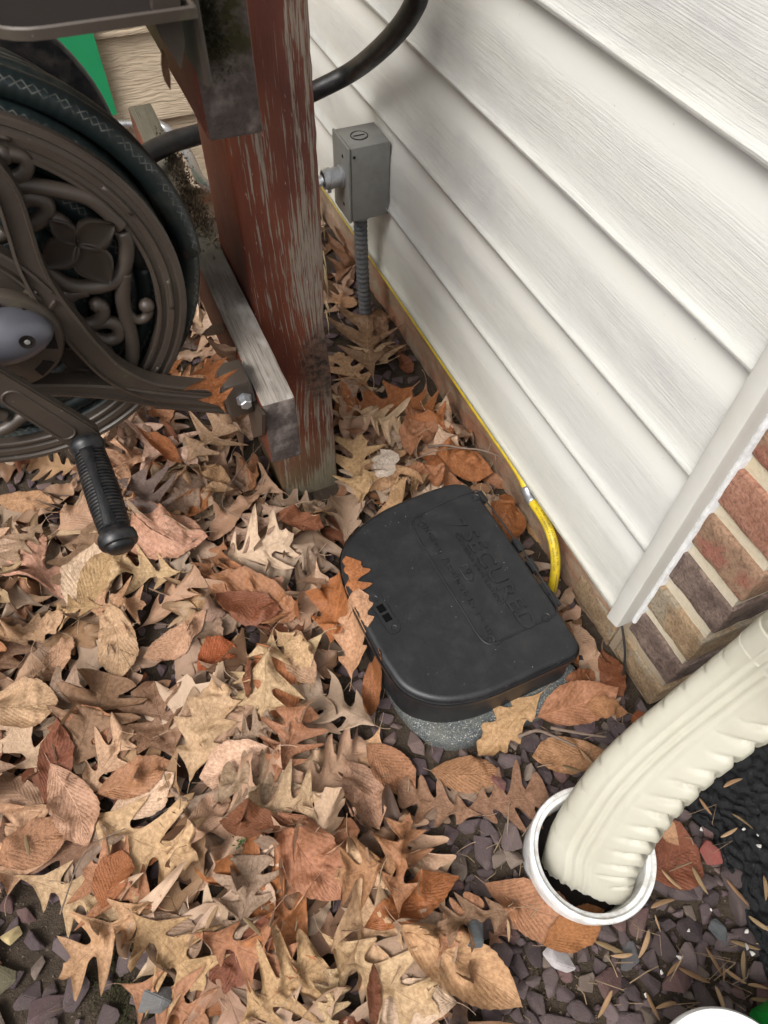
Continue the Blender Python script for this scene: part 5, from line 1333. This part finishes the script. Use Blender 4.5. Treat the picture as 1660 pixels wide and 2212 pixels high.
for _ in range(400):
    if sum(1 for l in layer if l[4] == 2) >= 30: break
    x, y = rl.uniform(.36, .437), rl.uniform(.19, .66); kind = rl.choice(['chest', 'beech', 'frag', 'red', 'chest']); sc = rl.uniform(.045, .075)
    M_ = place(rl.choice(LIB[kind]), x, y, rl.uniform(0, 6.283), sc, rl.gauss(0, .3), rl.gauss(0, .4), rl.random() < .4, .70, maxblk=.30)
    if M_ is None: continue
    me = drape(LIB[kind][rl.randrange(len(LIB[kind]))], M_, .3, .0018, 1.0); layer.append((me, M_, kind, rl.choice(['rust', 'brown', 'copper', 'orange', 'taupe']), 2))
CN = dict(tan='tan', pale='pale buff', straw='straw yellow', orange='orange brown', rust='rust brown', brown='mid brown', taupe='greyish tan', mauve='mauve grey', dark='dark brown', copper='copper brown', pink='pinkish tan', red='red', white='whitish')
def leaf_obj(me, M_, colname, jit=.16):
    o = bpy.data.objects.new('fallen_leaf', me); COL.objects.link(o); o.matrix_world = M_
    f = 1 + rl.uniform(-jit, jit); o.color = (*(min(1, c*f*(1+rl.uniform(-.05, .05))) for c in LC[colname]), 1); return o
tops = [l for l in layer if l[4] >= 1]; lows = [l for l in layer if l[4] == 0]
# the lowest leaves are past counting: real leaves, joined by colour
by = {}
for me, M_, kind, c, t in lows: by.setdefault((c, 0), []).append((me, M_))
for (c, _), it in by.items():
    o = joined('leaf_litter', it, MAT['leaf'], tuple(k*.72 for k in LC[c]), uvname='UVMap')  # dimmed for wet decay and to put the shade of the gaps into colour
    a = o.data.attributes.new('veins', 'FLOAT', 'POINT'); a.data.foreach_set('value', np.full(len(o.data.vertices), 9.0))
for me, M_, kind, c, t in tops:
    PENDING.append((leaf_obj(me, M_, c), f'{CN[c]} {WORD[kind]}', 'leaf', 'fallen leaves'))
# ---- the leaves one can pick out in the photograph: stalk end, tip, kind, colour, shape, label
HERO = [
 # base(u,v), tip(u,v), kind, colour, dict
 ((232, 1680), (372, 1665), 'beech', 'pale', dict(cross=.4, fold=.15), None),
]
def hero(b, t, kind, col, label, wmul=1.0, pitch_=0.0, roll=0.0, lift=.0015, flip=False, seed=None, z=.022, q=.80, k=.75, name='fallen_leaf', stalk=True, dr=True, **shape):
    global sd0
    A, B_ = at(*b, z=z), at(*t, z=z); L = (B_-A).length; c = (A+B_)/2; yaw = math.atan2(B_.y-A.y, B_.x-A.x); sd0 += 1
    sh = dict(cross=.5, along=.2, twist=.15, ruffle=1.2); sh.update(shape)
    me = leaf_mesh(kind, sd0 if seed is None else seed, wmul=wmul*(.86 if kind in ('red', 'white') else 1), n=54, h=9, petiole=stalk, **sh)
    ex = abs(math.sin(sh['along']/2)/(sh['along']/2)) if abs(sh['along']) > .01 else 1
    sc = L/max(.55, ex*math.cos(pitch_))
    M_ = place(me, c.x, c.y, yaw, sc, pitch_, roll, flip, q, 1.1, lift, k)
    if M_ is None: M_ = mat_of(yaw, pitch_, roll, sc, c.x, c.y, z, flip)
    if dr: me = drape(me, M_, .35, .0020 + max(0, lift-.0015)*.3, 1.0)
    o = leaf_obj(me, M_, col, .06); tag(o, label, 'leaf', 'fallen leaves'); return o
BLK[:] = False     # the picked-out leaves may lean on things
H = np.where(STN_M & (H_TALL < .095) & (H_TALL > .05), .09, H); PIPE_M = ((gx[:, None]-pcg.x)**2 + (gy[None, :]-pcg.y)**2 < .072**2) ; H[PIPE_M] = 0.0
hh = hero
# left part, under the reel and the crank
hh((-30, 1065), (112, 1066), 'chest', 'tan', 'straw tan ribbed oval leaf lying level just under the reel disc', 1.15, cross=-.9, roll=.2)
hh((100, 1130), (30, 1225), 'white', 'taupe', 'pale greyish oak leaf full of narrow gaps, below the reel disc', 1.2, seed=3)
hh((235, 1130), (170, 1290), 'swamp', 'brown', 'long tan brown oak leaf half hidden by the crank grip', 1.25)
hh((360, 1155), (290, 1045), 'white', 'mauve', 'mauve grey round-lobed oak leaf above the tip of the crank grip', 1.5, ruffle=.6)
hh((250, 900), (420, 1010), 'red', 'pale', 'cream spiky oak leaf standing out below the reel arm bracket', .8, cross=.3)
hh((405, 1000), (500, 900), 'red', 'straw', 'straw yellow oak leaf with sharp points, under the mounting bracket', 1.25, cross=.2, ruffle=.6)
hh((290, 925), (400, 1000), 'chest', 'orange', 'orange brown folded leaf under the reel arm', .9, fold=.9)
hh((430, 1010), (500, 1050), 'beech', 'tan', 'curled buff ribbed leaf between bracket and red post', 1.3, cross=2.0)
hh((505, 1060), (440, 1068), 'chest', 'tan', 'small striped curl of a leaf near the red post foot', 1.1, cross=1.8)
hh((550, 960), (545, 1050), 'chest', 'copper', 'upright copper brown leaf against the left side of the post foot', 1.2, cross=1.6, roll=.7)
hh((265, 1160), (450, 1168), 'beech', 'pink', 'big pinkish buff serrated leaf right of the crank grip end', 1.08, cross=.35, ruffle=.7)
hh((175, 1340), (215, 1180), 'beech', 'pale', 'broad pale ribbed leaf directly below the crank grip end', 1.35, cross=.5, fold=.15, roll=-.1)
hh((190, 1335), (250, 1185), 'chest', 'tan', 'curled leaf edge leaning on the broad pale leaf below the grip', 1.1, cross=1.2)
hh((395, 1225), (235, 1230), 'red', 'straw', 'honey yellow oak leaf just below the pinkish buff leaf', .95, cross=.3)
hh((180, 1320), (315, 1300), 'red', 'tan', 'tan oak leaf with a long sharp lobe over grey stones', 1.2, cross=.25, ruffle=.7)
hh((225, 1320), (95, 1325), 'red', 'tan', 'lacy tan oak leaf pointing to the left frame edge', .8, cross=-.3)
hh((0, 1380), (140, 1330), 'swamp', 'straw', 'long straw coloured leaf reaching in from the left frame edge', .8, cross=.4)
hh((245, 1310), (240, 1465), 'beech', 'straw', 'golden tan toothed oval leaf standing tip down', 1.0, cross=.45, ruffle=.6)
hh((448, 1328), (305, 1412), 'beech', 'pink', 'smooth pinkish brown oval leaf beside the red crinkled leaf', .95, cross=.3, ruffle=.6)
hh((430, 1450), (510, 1385), 'beech', 'red', 'orange red crinkled round leaf, the only red one', 1.7, cross=.5, ruffle=1.9)
hh((655, 1330), (440, 1270), 'beech', 'copper', 'large copper brown leaf folded over another, left of the bait box', 1.0, cross=.7, fold=.25)
hh((470, 1290), (610, 1325), 'chest', 'rust', 'reddish leaf with bold ribs lying inside the large copper leaf', 1.3, cross=.5)
hh((600, 1130), (700, 1150), 'chest', 'rust', 'rolled reddish brown leaf at the front of the post foot', 1.2, cross=2.2)
hh((600, 1375), (560, 1560), 'red', 'straw', 'large straw yellow oak leaf with open curved gaps, mid litter', .95, cross=.2, ruffle=.5, seed=5)
hh((595, 1370), (672, 1452), 'swamp', 'straw', 'straw yellow lobe pointing to the bait box', .8, cross=.2)
hh((540, 1430), (545, 1520), 'chest', 'rust', 'dark rust leaf standing on edge left of the yellow oak leaf', 1.0, cross=1.8, roll=1.0)
hh((-40, 1560), (135, 1515), 'chest', 'straw', 'big golden tan ribbed leaf at the left frame edge', 1.75, cross=.9, roll=-.15, ruffle=.5)
hh((130, 1680), (230, 1450), 'white', 'brown', 'broad speckled brown oak leaf beside the big ribbed leaf', 1.25, cross=.4, ruffle=.8)
hh((90, 1740), (140, 1560), 'chest', 'rust', 'long glossy rust brown leaf running down beside the speckled oak leaf', 1.0, cross=.7)
hh((150, 1720), (295, 1570), 'red', 'straw', 'yellow tan oak leaf with three long fingers over dark stones', .8, cross=.2, ruffle=.5)
hh((380, 1640), (330, 1460), 'white', 'brown', 'curly brown oak leaf above the yellow oak fingers', 1.1, ruffle=1.8)
hh((420, 1690), (470, 1480), 'swamp', 'straw', 'twisted straw coloured oak leaf in the middle of the litter', .9, cross=.7, twist=.8)
hh((490, 1610), (590, 1560), 'white', 'taupe', 'spotted greyish oak leaf with blunt fingers, mid litter', 1.3, ruffle=1.2)
hh((225, 1760), (375, 1665), 'beech', 'pale', 'pale buff finely ribbed leaf, lower left of the litter', 1.05, cross=-.45, ruffle=.6)
hh((200, 1700), (370, 1640), 'beech', 'copper', 'copper leaf tucked behind the pale finely ribbed leaf', 1.0, cross=.6)
hh((608, 1640), (428, 1668), 'chest', 'pale', 'pale striped leaf folded like a boat, centre of the litter', 1.5, cross=.9, fold=.2, ruffle=.5)
hh((665, 1705), (480, 1680), 'white', 'taupe', 'grey brown mottled oak leaf under the pale striped leaf', 1.05, ruffle=1.0)
hh((600, 1700), (640, 1545), 'white', 'copper', 'large copper tan round-lobed oak leaf beside the paver', 1.5, cross=.3, ruffle=1.0, seed=9)
hh((740, 1640), (828, 1780), 'beech', 'pink', 'flat pinkish tan oval leaf, tip towards the gravel', 1.15, cross=.25, ruffle=.5)
hh((790, 1600), (905, 1690), 'beech', 'copper', 'tan leaf with an orange rolled edge touching the paver', 1.25, cross=.7)
hh((790, 1555), (800, 1430), 'chest', 'orange', 'narrow curled orange brown leaf at the left corner of the paver', .8, cross=1.7)
hh((935, 1645), (1090, 1672), 'beech', 'copper', 'smooth copper brown oval leaf in front of the paver', 1.05, cross=-.6, ruffle=.5)
hh((1010, 1750), (1190, 1700), 'white', 'brown', 'flat brown oak leaf with forked lobes, left of the white pipe', 1.2, cross=.15, ruffle=.7, seed=14)
hh((722, 1405), (752, 1262), 'swamp', 'orange', 'orange brown leaf propped against the curved side of the bait box', 1.25, roll=-.35, cross=.5, lift=.004)
hh((770, 1480), (772, 1330), 'swamp', 'tan', 'tan torn leaf leaning on the bait box by the key slot', .8, cross=1.0, roll=-.4)
#hh((640, 1170), (735, 1290), 'chest', 'tan', 'long buff leaf pointing at the bait box from the post', .9, cross=1.0)
hh((500, 1780), (700, 1715), 'red', 'straw', 'mustard tan oak leaf with a curved lobe, above the big rust leaf', .9, cross=.2)
hh((608, 1760), (740, 1945), 'beech', 'copper', 'big rust brown toothed leaf with dark spots, lower centre', 1.05, cross=.35, ruffle=.5)
hh((625, 1800), (480, 1775), 'chest', 'rust', 'orange brown leaf lying across under the mottled oak leaf', 1.0, cross=.9)
hh((890, 1850), (720, 1890), 'red', 'copper', 'reddish tan oak leaf between the rust leaf and the gravel', 1.0)
hh((865, 1980), (890, 1750), 'red', 'copper', 'forked copper oak leaf with dark freckles at the gravel edge', .75, cross=.5, ruffle=1.1)
hh((1050, 1740), (860, 1700), 'white', 'brown', 'crumpled brown oak leaf with pale fungus marks near the gravel', .8, ruffle=2.2)
hh((520, 2060), (540, 1850), 'white', 'taupe', 'large greyish tan oak leaf with a dark midrib, lower centre', 1.35, cross=.2, ruffle=.8, seed=21)
hh((180, 1745), (430, 1850), 'red', 'straw', 'large straw oak leaf with an arched stalk, lower left', .95, cross=.3, ruffle=.7)
hh((0, 1930), (60, 1740), 'white', 'pink', 'smooth pinkish brown oak leaf cut by the left frame edge', 1.6, cross=.3, ruffle=.5)
hh((-20, 1850), (150, 1790), 'beech', 'copper', 'copper leaf with a bent tip at the left frame edge', 1.2)
hh((110, 1650), (180, 1830), 'chest', 'pink', 'pinkish toothed leaf hanging tip down, lower left', 1.1, cross=.4)
hh((20, 1900), (250, 1975), 'red', 'straw', 'cream yellow oak leaf with long spikes over bare soil', .75, cross=.15, ruffle=.5)
hh((350, 1950), (165, 1880), 'red', 'copper', 'reddish brown glossy oak leaf, lower left', 1.15, cross=.3, ruffle=.7)
hh((215, 1960), (250, 1830), 'beech', 'orange', 'small orange kite-shaped leaf on the glossy oak leaf', 1.5, cross=.4)
hh((330, 1950), (110, 2110), 'red', 'tan', 'tan oak leaf reaching down over the mossy soil', .95, cross=.25, ruffle=.6)
hh((290, 1970), (430, 2150), 'red', 'tan', 'flat tan oak leaf with a worm hole, bottom left', 1.15, cross=.2, ruffle=.5, seed=31)
hh((250, 2120), (440, 2230), 'red', 'copper', 'copper brown oak leaf at the bottom frame edge by the moss', .9)
hh((420, 2030), (650, 2110), 'red', 'copper', 'reddish tan oak leaf pointing along the bottom frame edge', .75, cross=.4)
hh((520, 2230), (690, 2060), 'white', 'tan', 'broad pale tan round-lobed oak leaf at the bottom frame edge', 1.5, cross=.2, ruffle=.5)
hh((700, 2260), (720, 2090), 'white', 'straw', 'orange yellow ragged oak leaf at the bottom frame edge', .9, ruffle=1.5)
hh((700, 2010), (950, 2190), 'red', 'straw', 'long straw oak leaf with curved fingers, bottom centre', .75, cross=.3)
hh((800, 2230), (810, 2080), 'chest', 'rust', 'upright rusty spear of a leaf at the bottom frame edge', .75, cross=1.4, roll=.6)
hh((870, 1995), (1130, 2190), 'beech', 'tan', 'big folded tan beech leaf lying between litter and gravel', .85, cross=1.3, fold=.35, ruffle=.8)
hh((1060, 2050), (1130, 1960), 'white', 'brown', 'brown curled oak leaf bits on the gravel edge', .9, ruffle=2.0)
hh((950, 2080), (1030, 1930), 'white', 'copper', 'crumpled tan lace of an oak leaf on the gravel', .8, ruffle=2.2)
hh((1120, 1950), (940, 2020), 'red', 'brown', 'brown oak leaf with its stalk sticking out over the gravel', .7)
hh((1055, 1900), (1270, 1990), 'chest', 'copper', 'copper toothed leaf running under the rim of the white pipe', 1.35, cross=.3, ruffle=.5)
hh((1180, 2030), (1320, 1965), 'beech', 'orange', 'orange brown leaf tip peeping out below the white pipe', .9)
hh((1405, 1870), (1530, 1830), 'beech', 'rust', 'brown leathery leaf between the white pipe and the asphalt', 2.0, cross=.5, ruffle=.9)
hh((1400, 1740), (1480, 1820), 'chest', 'tan', 'pale tan leaf behind the folds of the downspout', 1.0)
hh((1320, 1600), (1160, 1625), 'chest', 'copper', 'orange brown leaf alone on the gravel behind the downspout', 1.2, cross=.7)
hh((1170, 1550), (1335, 1470), 'beech', 'copper', 'red brown ribbed leaf leaning on the paver corner', .9, cross=.8, roll=.2)
hh((1365, 1530), (1270, 1520), 'chest', 'copper', 'small copper leaf at the foot of the black wire', 1.2, cross=.6)
hh((1375, 1545), (1410, 1530), 'beech', 'red', 'little red brown leaf tucked at the brick corner foot', 1.5)
H_keep = H.copy(); H[STN_M & (H > .05)] = .014
hh((1180, 1498), (1032, 1618), 'swamp', 'tan', 'mustard brown curled leaf draped over the front of the paver', .62, cross=1.0, lift=.002)
H[:] = np.maximum(H, H_keep)
hh((1255, 1430), (1170, 1260), 'chest', 'orange', 'orange brown leaf standing between bait box and foundation', .9, cross=.9, roll=.9)
hh((1110, 1070), (1060, 1160), 'beech', 'orange', 'shiny orange brown leaf curled over behind the bait box', 1.7, cross=1.0, lift=.01)
hh((1130, 1100), (1200, 1150), 'chest', 'tan', 'tan leaf with a bent rim behind the bait box hinge', .9)
hh((1040, 1060), (1070, 1150), 'chest', 'pale', 'thin pale upright leaf behind the far corner of the bait box', .55, roll=.9, cross=1.0, lift=.02)
hh((875, 1010), (1010, 1048), 'chest', 'copper', 'copper spear-shaped leaf lying on the far corner of the bait box', .9, cross=1.0, lift=.012)
hh((800, 1120), (930, 1040), 'chest', 'tan', 'tan blade-like leaf along the far rim of the bait box', .5, cross=.8, lift=.012)
hh((775, 1080), (790, 950), 'red', 'tan', 'tan oak leaf standing flat beside the foot of the red post', 1.15, cross=.15, ruffle=.5, pitch_=-.2)
hh((822, 1045), (845, 985), 'frag', 'white', 'whitish torn leaf piece between the oak leaf and the bait box', 1.4, ruffle=1.0)
hh((890, 1000), (910, 890), 'beech', 'copper', 'twisted copper leaf standing up in the gap by the foundation', 1.1, cross=1.2, roll=.5, lift=.012)
hh((940, 985), (1068, 1010), 'beech', 'orange', 'orange brown serrated leaf near the twig by the foundation', 1.1, cross=.8, roll=.3)
hh((960, 940), (870, 860), 'red', 'orange', 'big chestnut brown oak leaf in the gap by the foundation', 1.25, cross=.4)
hh((840, 870), (740, 880), 'red', 'orange', 'small orange oak leaf beside the black knot of the post', .9)
hh((790, 830), (735, 740), 'red', 'tan', 'pale tan oak leaf right beside the black knot of the post', 1.3, cross=.2, ruffle=.6)
hh((810, 800), (800, 650), 'red', 'brown', 'large curled brown oak leaf at the foot of the conduit', 1.0, cross=.9, lift=.015)
hh((830, 720), (820, 640), 'chest', 'brown', 'brown leaf leaning on the foundation by the conduit', .8, cross=.9, roll=.5)
hh((860, 740), (895, 780), 'chest', 'rust', 'dark red brown leaf against the foundation by the conduit', 1.2, cross=1.0)
hh((725, 600), (750, 480), 'red', 'brown', 'limp brown oak leaf hanging below the cable connector', .7, cross=.9, roll=.4, lift=.02)
hh((715, 620), (770, 640), 'beech', 'tan', 'tan leaf between the post and the conduit', 1.3)
# the leaf caught on the reel bracket and one behind it
lv = hero((480, 770), (445, 800), 'frag', 'rust', 'rust brown leaf curled behind the reel bracket', 1.5, cross=1.4, z=.2, dr=False)
lv.location = at(470, 760, y=.60); lv.scale = (.06,)*3; lv.rotation_euler = (.5, 1.1, 1.0)
a, b = at(440, 772, y=.500), at(492, 885, y=.496); sd0 += 1
me = leaf_mesh('red', 45, cross=.7, along=.25, twist=.4, ruffle=1.0, n=54, h=9, wmul=.85)
mid = (a+b)/2; zx = (b-a); L = zx.length; xax = -zx.normalized(); yv = Vector((0, -1, 0)); zax = (yv - xax*yv.dot(xax)).normalized(); yax = zax.cross(xax)
Mh = Matrix((xax, yax, zax)).transposed().to_4x4() @ Matrix.Diagonal((L*1.0, L*1.0, L*1.0, 1)); Mh.translation = mid
tag(leaf_obj(me, Mh, 'orange', .02), 'orange brown oak leaf caught on the bronze reel arm', 'leaf', 'fallen leaves')
me = leaf_mesh('chest', 46, cross=.9, ruffle=.8, n=54, h=9, wmul=.9); a, b = at(437, 726, y=.64), at(497, 700, y=.64); xax = (b-a).normalized(); L = (b-a).length; yv = Vector((0, -.4, .9)); zax = (yv - xax*yv.dot(xax)).normalized(); yax = zax.cross(xax)
Mh = Matrix((xax, yax, zax)).transposed().to_4x4() @ Matrix.Diagonal((L, L, L, 1)); Mh.translation = (a+b)/2
tag(leaf_obj(me, Mh, 'taupe', .02), 'small greyish green leaf stuck beside the lower rail', 'leaf', 'fallen leaves')
me = leaf_mesh('chest', 47, cross=1.2, ruffle=1.2, n=54, h=9, wmul=.45); a, b = at(350, 105, y=.50), at(372, 196, y=.50); xax = (b-a).normalized(); L = (b-a).length; yv = Vector((0, -1, 0)); zax = (yv - xax*yv.dot(xax)).normalized(); yax = zax.cross(xax)
Mh = Matrix((xax, yax, zax)).transposed().to_4x4() @ Matrix.Diagonal((L, L, L, 1)); Mh.translation = (a+b)/2
tag(leaf_obj(me, Mh, 'brown', .02), 'shrivelled brown leaf dangling under the tray bracket', 'leaf', 'fallen leaves')

# ---- seed pods (ash keys) on the gravel and asphalt
def pod_mesh(seed):
    rr = random.Random(seed); bm = bmesh.new(); n = 14; rows = []
    bend = rr.uniform(-.25, .25)
    for i in range(n+1):
        u = i/n; wv = .085*math.sin(math.pi*u**.8)**.7*(1 if u < .75 else 1.1) + .004; th = .022*math.exp(-((u-.28)/.18)**2) + .006; row = []
        for j in range(8):
            a = 2*math.pi*j/8; row.append(bm.verts.new((u-.5, bend*(u-.5)**2 + wv*math.cos(a), th*math.sin(a) + .05*math.sin(u*3+seed))))
        rows.append(row)
    for A, B_ in zip(rows, rows[1:]):
        for j in range(8): bm.faces.new((A[j], A[(j+1) % 8], B_[(j+1) % 8], B_[j])).smooth = True
    bm.faces.new(rows[0]); bm.faces.new(rows[-1]); bmesh.ops.recalc_face_normals(bm, faces=bm.faces)
    me = bpy.data.meshes.new('seed_pod'); bm.to_mesh(me); bm.free(); me.materials.append(PODM); return me
m = Mt('dry_seed_pod', .7, .3); oc = m.n('ObjectInfo', 1); g_ = m.co('Object'); n1 = m.noise(m.map(g_, (3, 40, 40)), 1.5, 4, .6)
PODM = m.out(m.mix(n1, m.mix(1.0, oc, (.6, .5, .42), 'MULTIPLY'), m.mix(1.0, oc, (1.3, 1.3, 1.25), 'MULTIPLY')), m.bump(n1, .5, .0006))
PM = [pod_mesh(s) for s in range(7)]
podpx = [(1578, 1692, 30), (1520, 1745, 60), (1600, 1775, 30), (1535, 1762, 5), (1572, 1802, -4), (1590, 1930, 40), (1595, 1815, 80), (1560, 1940, 20), (1430, 1950, 65), (1465, 1975, 50), (1505, 1905, 110), (1590, 1985, 100), (1610, 2040, 80), (1640, 2000, 60), (1650, 1920, 95), (1420, 1995, 80), (1490, 2000, 155), (1545, 2080, 130), (1565, 2100, 15), (1590, 2110, 20), (1610, 2085, 100), (1640, 2130, 50), (1655, 2160, 50), (1320, 2045, 70), (1345, 2065, 130), (1395, 2040, 170), (1455, 2090, 165), (1500, 2110, 60), (1530, 2135, 45), (1560, 2160, 100), (1620, 2180, 60), (1310, 2170, 150), (1350, 2190, 110), (1380, 2210, 120), (1265, 2200, 140), (1440, 2170, 160), (1480, 2150, 30), (1270, 1640, 70), (1235, 1660, 30), (1205, 1620, 110), (1230, 1790, 60), (1100, 2010, 100), (560, 2010, 95), (75, 1835, 95), (130, 2050, 85), (340, 2120, 60), (470, 1990, 40), (1450, 1905, 20), (1540, 1990, 95), (1575, 2040, 140), (1625, 2100, 55), (1400, 2130, 20), (1410, 2175, 75)]
pc_ = [(.25, .16, .09), (.31, .21, .125), (.20, .12, .065), (.17, .12, .065)]
for u, v, d in podpx[::1]:
    if rl.random() < .38: continue
    d += rl.gauss(0, 35); p = at(u, v, z=0); i, j = int((p.x-HX0)/HC), int((p.y-HY0)/HC)
    if not (0 <= i < NX and 0 <= j < NY): continue
    h_ = (.004 if in_asphalt(p.x, p.y) else float(np.max(H[max(0, i-1):i+2, max(0, j-1):j+2]))) + .0015
    o = bpy.data.objects.new('seed_pod', rl.choice(PM)); COL.objects.link(o); L = rl.uniform(.016, .034)
    o.location = (p.x, p.y, h_); o.scale = (L,)*3; o.rotation_euler = (rl.uniform(-.5, .5), rl.uniform(-.2, .2), math.radians(-d) + rl.uniform(-.15, .15)); o.color = (*rl.choice(pc_), 1)
    PENDING.append((o, 'slim tan seed pod', 'seed pod', 'dry seed pods'))
# ---- single stones one can name
def named_stone(u, v, r, col, label, seed, zs=1.2, lift=0):
    p = at(u, v, z=.004); i, j = int((p.x-HX0)/HC), int((p.y-HY0)/HC); o = stone_obj(p.x, p.y, r, col, seed, zs); o.location.z = max(o.location.z, float(H[i, j]) - r*.15) + lift
    o.name = 'stone' if r > .006 else 'pebble'; tag(o, label, 'stone'); return o
named_stone(1214, 2068, .0175, (.40, .38, .38), 'pale whitish quartz stone among the plum gravel', 3)
named_stone(14, 2018, .011, (.38, .30, .15), 'round yellowish tan pebble on bare soil at the left frame edge', 5)
named_stone(-25, 2110, .024, (.085, .075, .045), 'large mossy brown rock cut by the lower left frame edge', 8, .7)
named_stone(80, 2195, .025, (.085, .058, .058), 'large plum coloured stone at the bottom left frame edge', 11, .8)
named_stone(338, 2165, .017, (.11, .115, .115), 'blue grey stone in the moss at the bottom frame edge', 4)
named_stone(1030, 2020, .016, (.060, .066, .068), 'blue grey stone beside the crumpled oak leaf', 7)
named_stone(1560, 2010, .013, (.062, .067, .068), 'blue grey chip near the asphalt edge', 9)
named_stone(1075, 1690, .012, (.13, .05, .045), 'red maroon stone behind the copper oval leaf', 2)
named_stone(1540, 1845, .015, (.17, .05, .04), 'brick red stone chip beside the leathery brown leaf', 6)
for k, (u, v) in enumerate([(1605, 1792), (1635, 1805), (1520, 1790), (1655, 2005), (1613, 2012), (1612, 2045), (1467, 2068), (1487, 2010), (1625, 2060), (1590, 2195), (1705, 1900), (1638, 1828), (1540, 1965), (1430, 2100), (1395, 2150)]):
    p = at(u, v, z=0); i, j = int((p.x-HX0)/HC), int((p.y-HY0)/HC); r = rl.uniform(.0016, .0034); o = stone_obj(p.x, p.y, r, (.50, .49, .45), rl.randrange(18), 1.1)
    o.location.z = (.002 if in_asphalt(p.x, p.y) else float(H[min(NX-1, i), j])) + r*.4; o.name = 'pebble'; PENDING.append((o, 'tiny white pebble', 'pebble', 'tiny white pebbles'))
# ---- twigs
def twig(pix, r, label, z=.03, side=()):
    t = empty('twig', at(*pix[0], z=z), label, 'twig') if side else None
    P = spline([at(u, v, z=zz) for u, v, zz in pix], 6)
    bm = bmesh.new(); tube_bm(bm, P, lambda q: r*(1-.45*q)*(1+.15*math.sin(q*40)), 7); o = finish('twig' if not side else 'stem', bm, MAT['twig'], t, smooth=True)
    for s_ in side:
        bm = bmesh.new(); tube_bm(bm, spline([at(u, v, z=zz) for u, v, zz in s_], 5), lambda q: r*.55*(1-.5*q), 6); finish('side_shoot', bm, MAT['twig'], t, smooth=True)
    if not side: tag(o, label, 'twig')
twig([(925, 965, .03), (960, 962, .045), (1000, 968, .055), (1040, 972, .06), (1078, 985, .06)], .0019, 'forked dark twig leaning on the foundation behind the bait box', side=[[(1055, 976, .06), (1062, 955, .066)], [(1078, 985, .06), (1086, 1000, .052)], [(1070, 982, .06), (1072, 1000, .05)]])
twig([(1120, 1592, .012), (1160, 1578, .016), (1200, 1592, .012), (1245, 1612, .01)], .0024, 'short grey twig on the gravel in front of the paver corner')
twig([(1190, 1572, .016), (1260, 1585, .014), (1310, 1592, .012)], .0022, 'second grey twig lying above the short one beside the paver')
twig([(130, 1975, .01), (185, 1840, .02), (270, 1790, .022)], .0009, 'long thin dark stalk across the lower left leaves', z=.02)
twig([(410, 2040, .012), (440, 2000, .016), (490, 1950, .02)], .0010, 'thin straw stalk beside the greyish oak leaf', z=.02)
twig([(590, 930, .03), (480, 1080, .03), (560, 1130, .028)], .0009, 'wiry brown stalk left of the post foot')
twig([(880, 1000, .04), (940, 975, .05), (1010, 965, .05)], .0009, 'pale bent grass stalk beside the forked twig')
twig([(300, 2020, .008), (345, 2035, .010), (310, 2058, .004)], .0014, 'short pale twig on the mossy soil')
# fine stalks, needles and crumbs between the leaves
bm = bmesh.new()
for _ in range(900):
    x, y = rl.uniform(-.5, .45), rl.uniform(-.3, .7)
    if not visible(x, y) or not ok_ground(x, y): continue
    i, j = int((x-HX0)/HC), int((y-HY0)/HC); g_ = inpoly(x, y, GRAVEL)
    if not g_ and rl.random() < .55: continue
    L = rl.uniform(.008, .035); a = rl.uniform(0, 6.28); z = soilh(x, y) + (.008 if g_ else .004) + rl.random()*.004
    d = Vector((math.cos(a), math.sin(a), rl.uniform(-.15, .25)))*L; p = Vector((x, y, z)); bnd = Vector((-d.y, d.x, .2))*rl.uniform(-.3, .3)
    tube_bm(bm, [p, p+d*.5+bnd, p+d], rl.uniform(.0003, .0007), 4, caps=False)
o = finish('stalk_litter', bm, plain('dead_stalks', (.20, .14, .085), .85, 0, .6, 90)); o['kind'] = 'stuff'
# ---- moss and a weed sprig
def mosspatch(u, v, su, n, seed, col='moss'):
    p = at(u, v, z=0); rr = random.Random(seed); bm = bmesh.new()
    for _ in range(n):
        x, y = p.x + rr.gauss(0, su), p.y + rr.gauss(0, su*.8)
        if mnoise.noise(Vector((x*60, y*60, seed))) < -.12: continue
        z = soilh(x, y) + .002; d = Vector((rr.uniform(-1, 1), rr.uniform(-1, 1), rr.uniform(.6, 1.6))).normalized()*rr.uniform(.0015, .004); s_ = Vector((d.y, -d.x, 0)).normalized()*.0008
        q = Vector((x, y, z)); bm.faces.new([bm.verts.new(q-s_), bm.verts.new(q+s_), bm.verts.new(q+d)])
    o = finish('ground_moss', bm, MAT[col], recalc=False); o['kind'] = 'stuff'
mosspatch(290, 2085, .020, 5200, 1); mosspatch(300, 2200, .018, 3600, 2); mosspatch(215, 1690, .008, 900, 3); mosspatch(495, 1920, .010, 1200, 4); mosspatch(1590, 2065, .011, 2200, 5, 'crust'); mosspatch(1180, 2110, .012, 1200, 6, 'crust')
MAT['sprig'] = plain('green_sprig', (.03, .085, .015), .6)
sp_ = at(527, 1823, z=.01); bm = bmesh.new(); rr = random.Random(9)
for k in range(26):
    a = rr.uniform(0, 6.28); L = rr.uniform(.003, .006); d = Vector((math.cos(a), math.sin(a), rr.uniform(.2, .9)))*L; s_ = Vector((-d.y, d.x, 0)).normalized()*.0012; c = Vector((sp_.x+rr.gauss(0, .004), sp_.y+rr.gauss(0, .004), .030))
    bm.faces.new([bm.verts.new(c), bm.verts.new(c+d*.5-s_), bm.verts.new(c+d), bm.verts.new(c+d*.5+s_)])
tag(finish('weed_sprig', bm, MAT['sprig'], recalc=False), 'tiny bright green weed sprig between the lower centre leaves', 'weed')
label_pending()
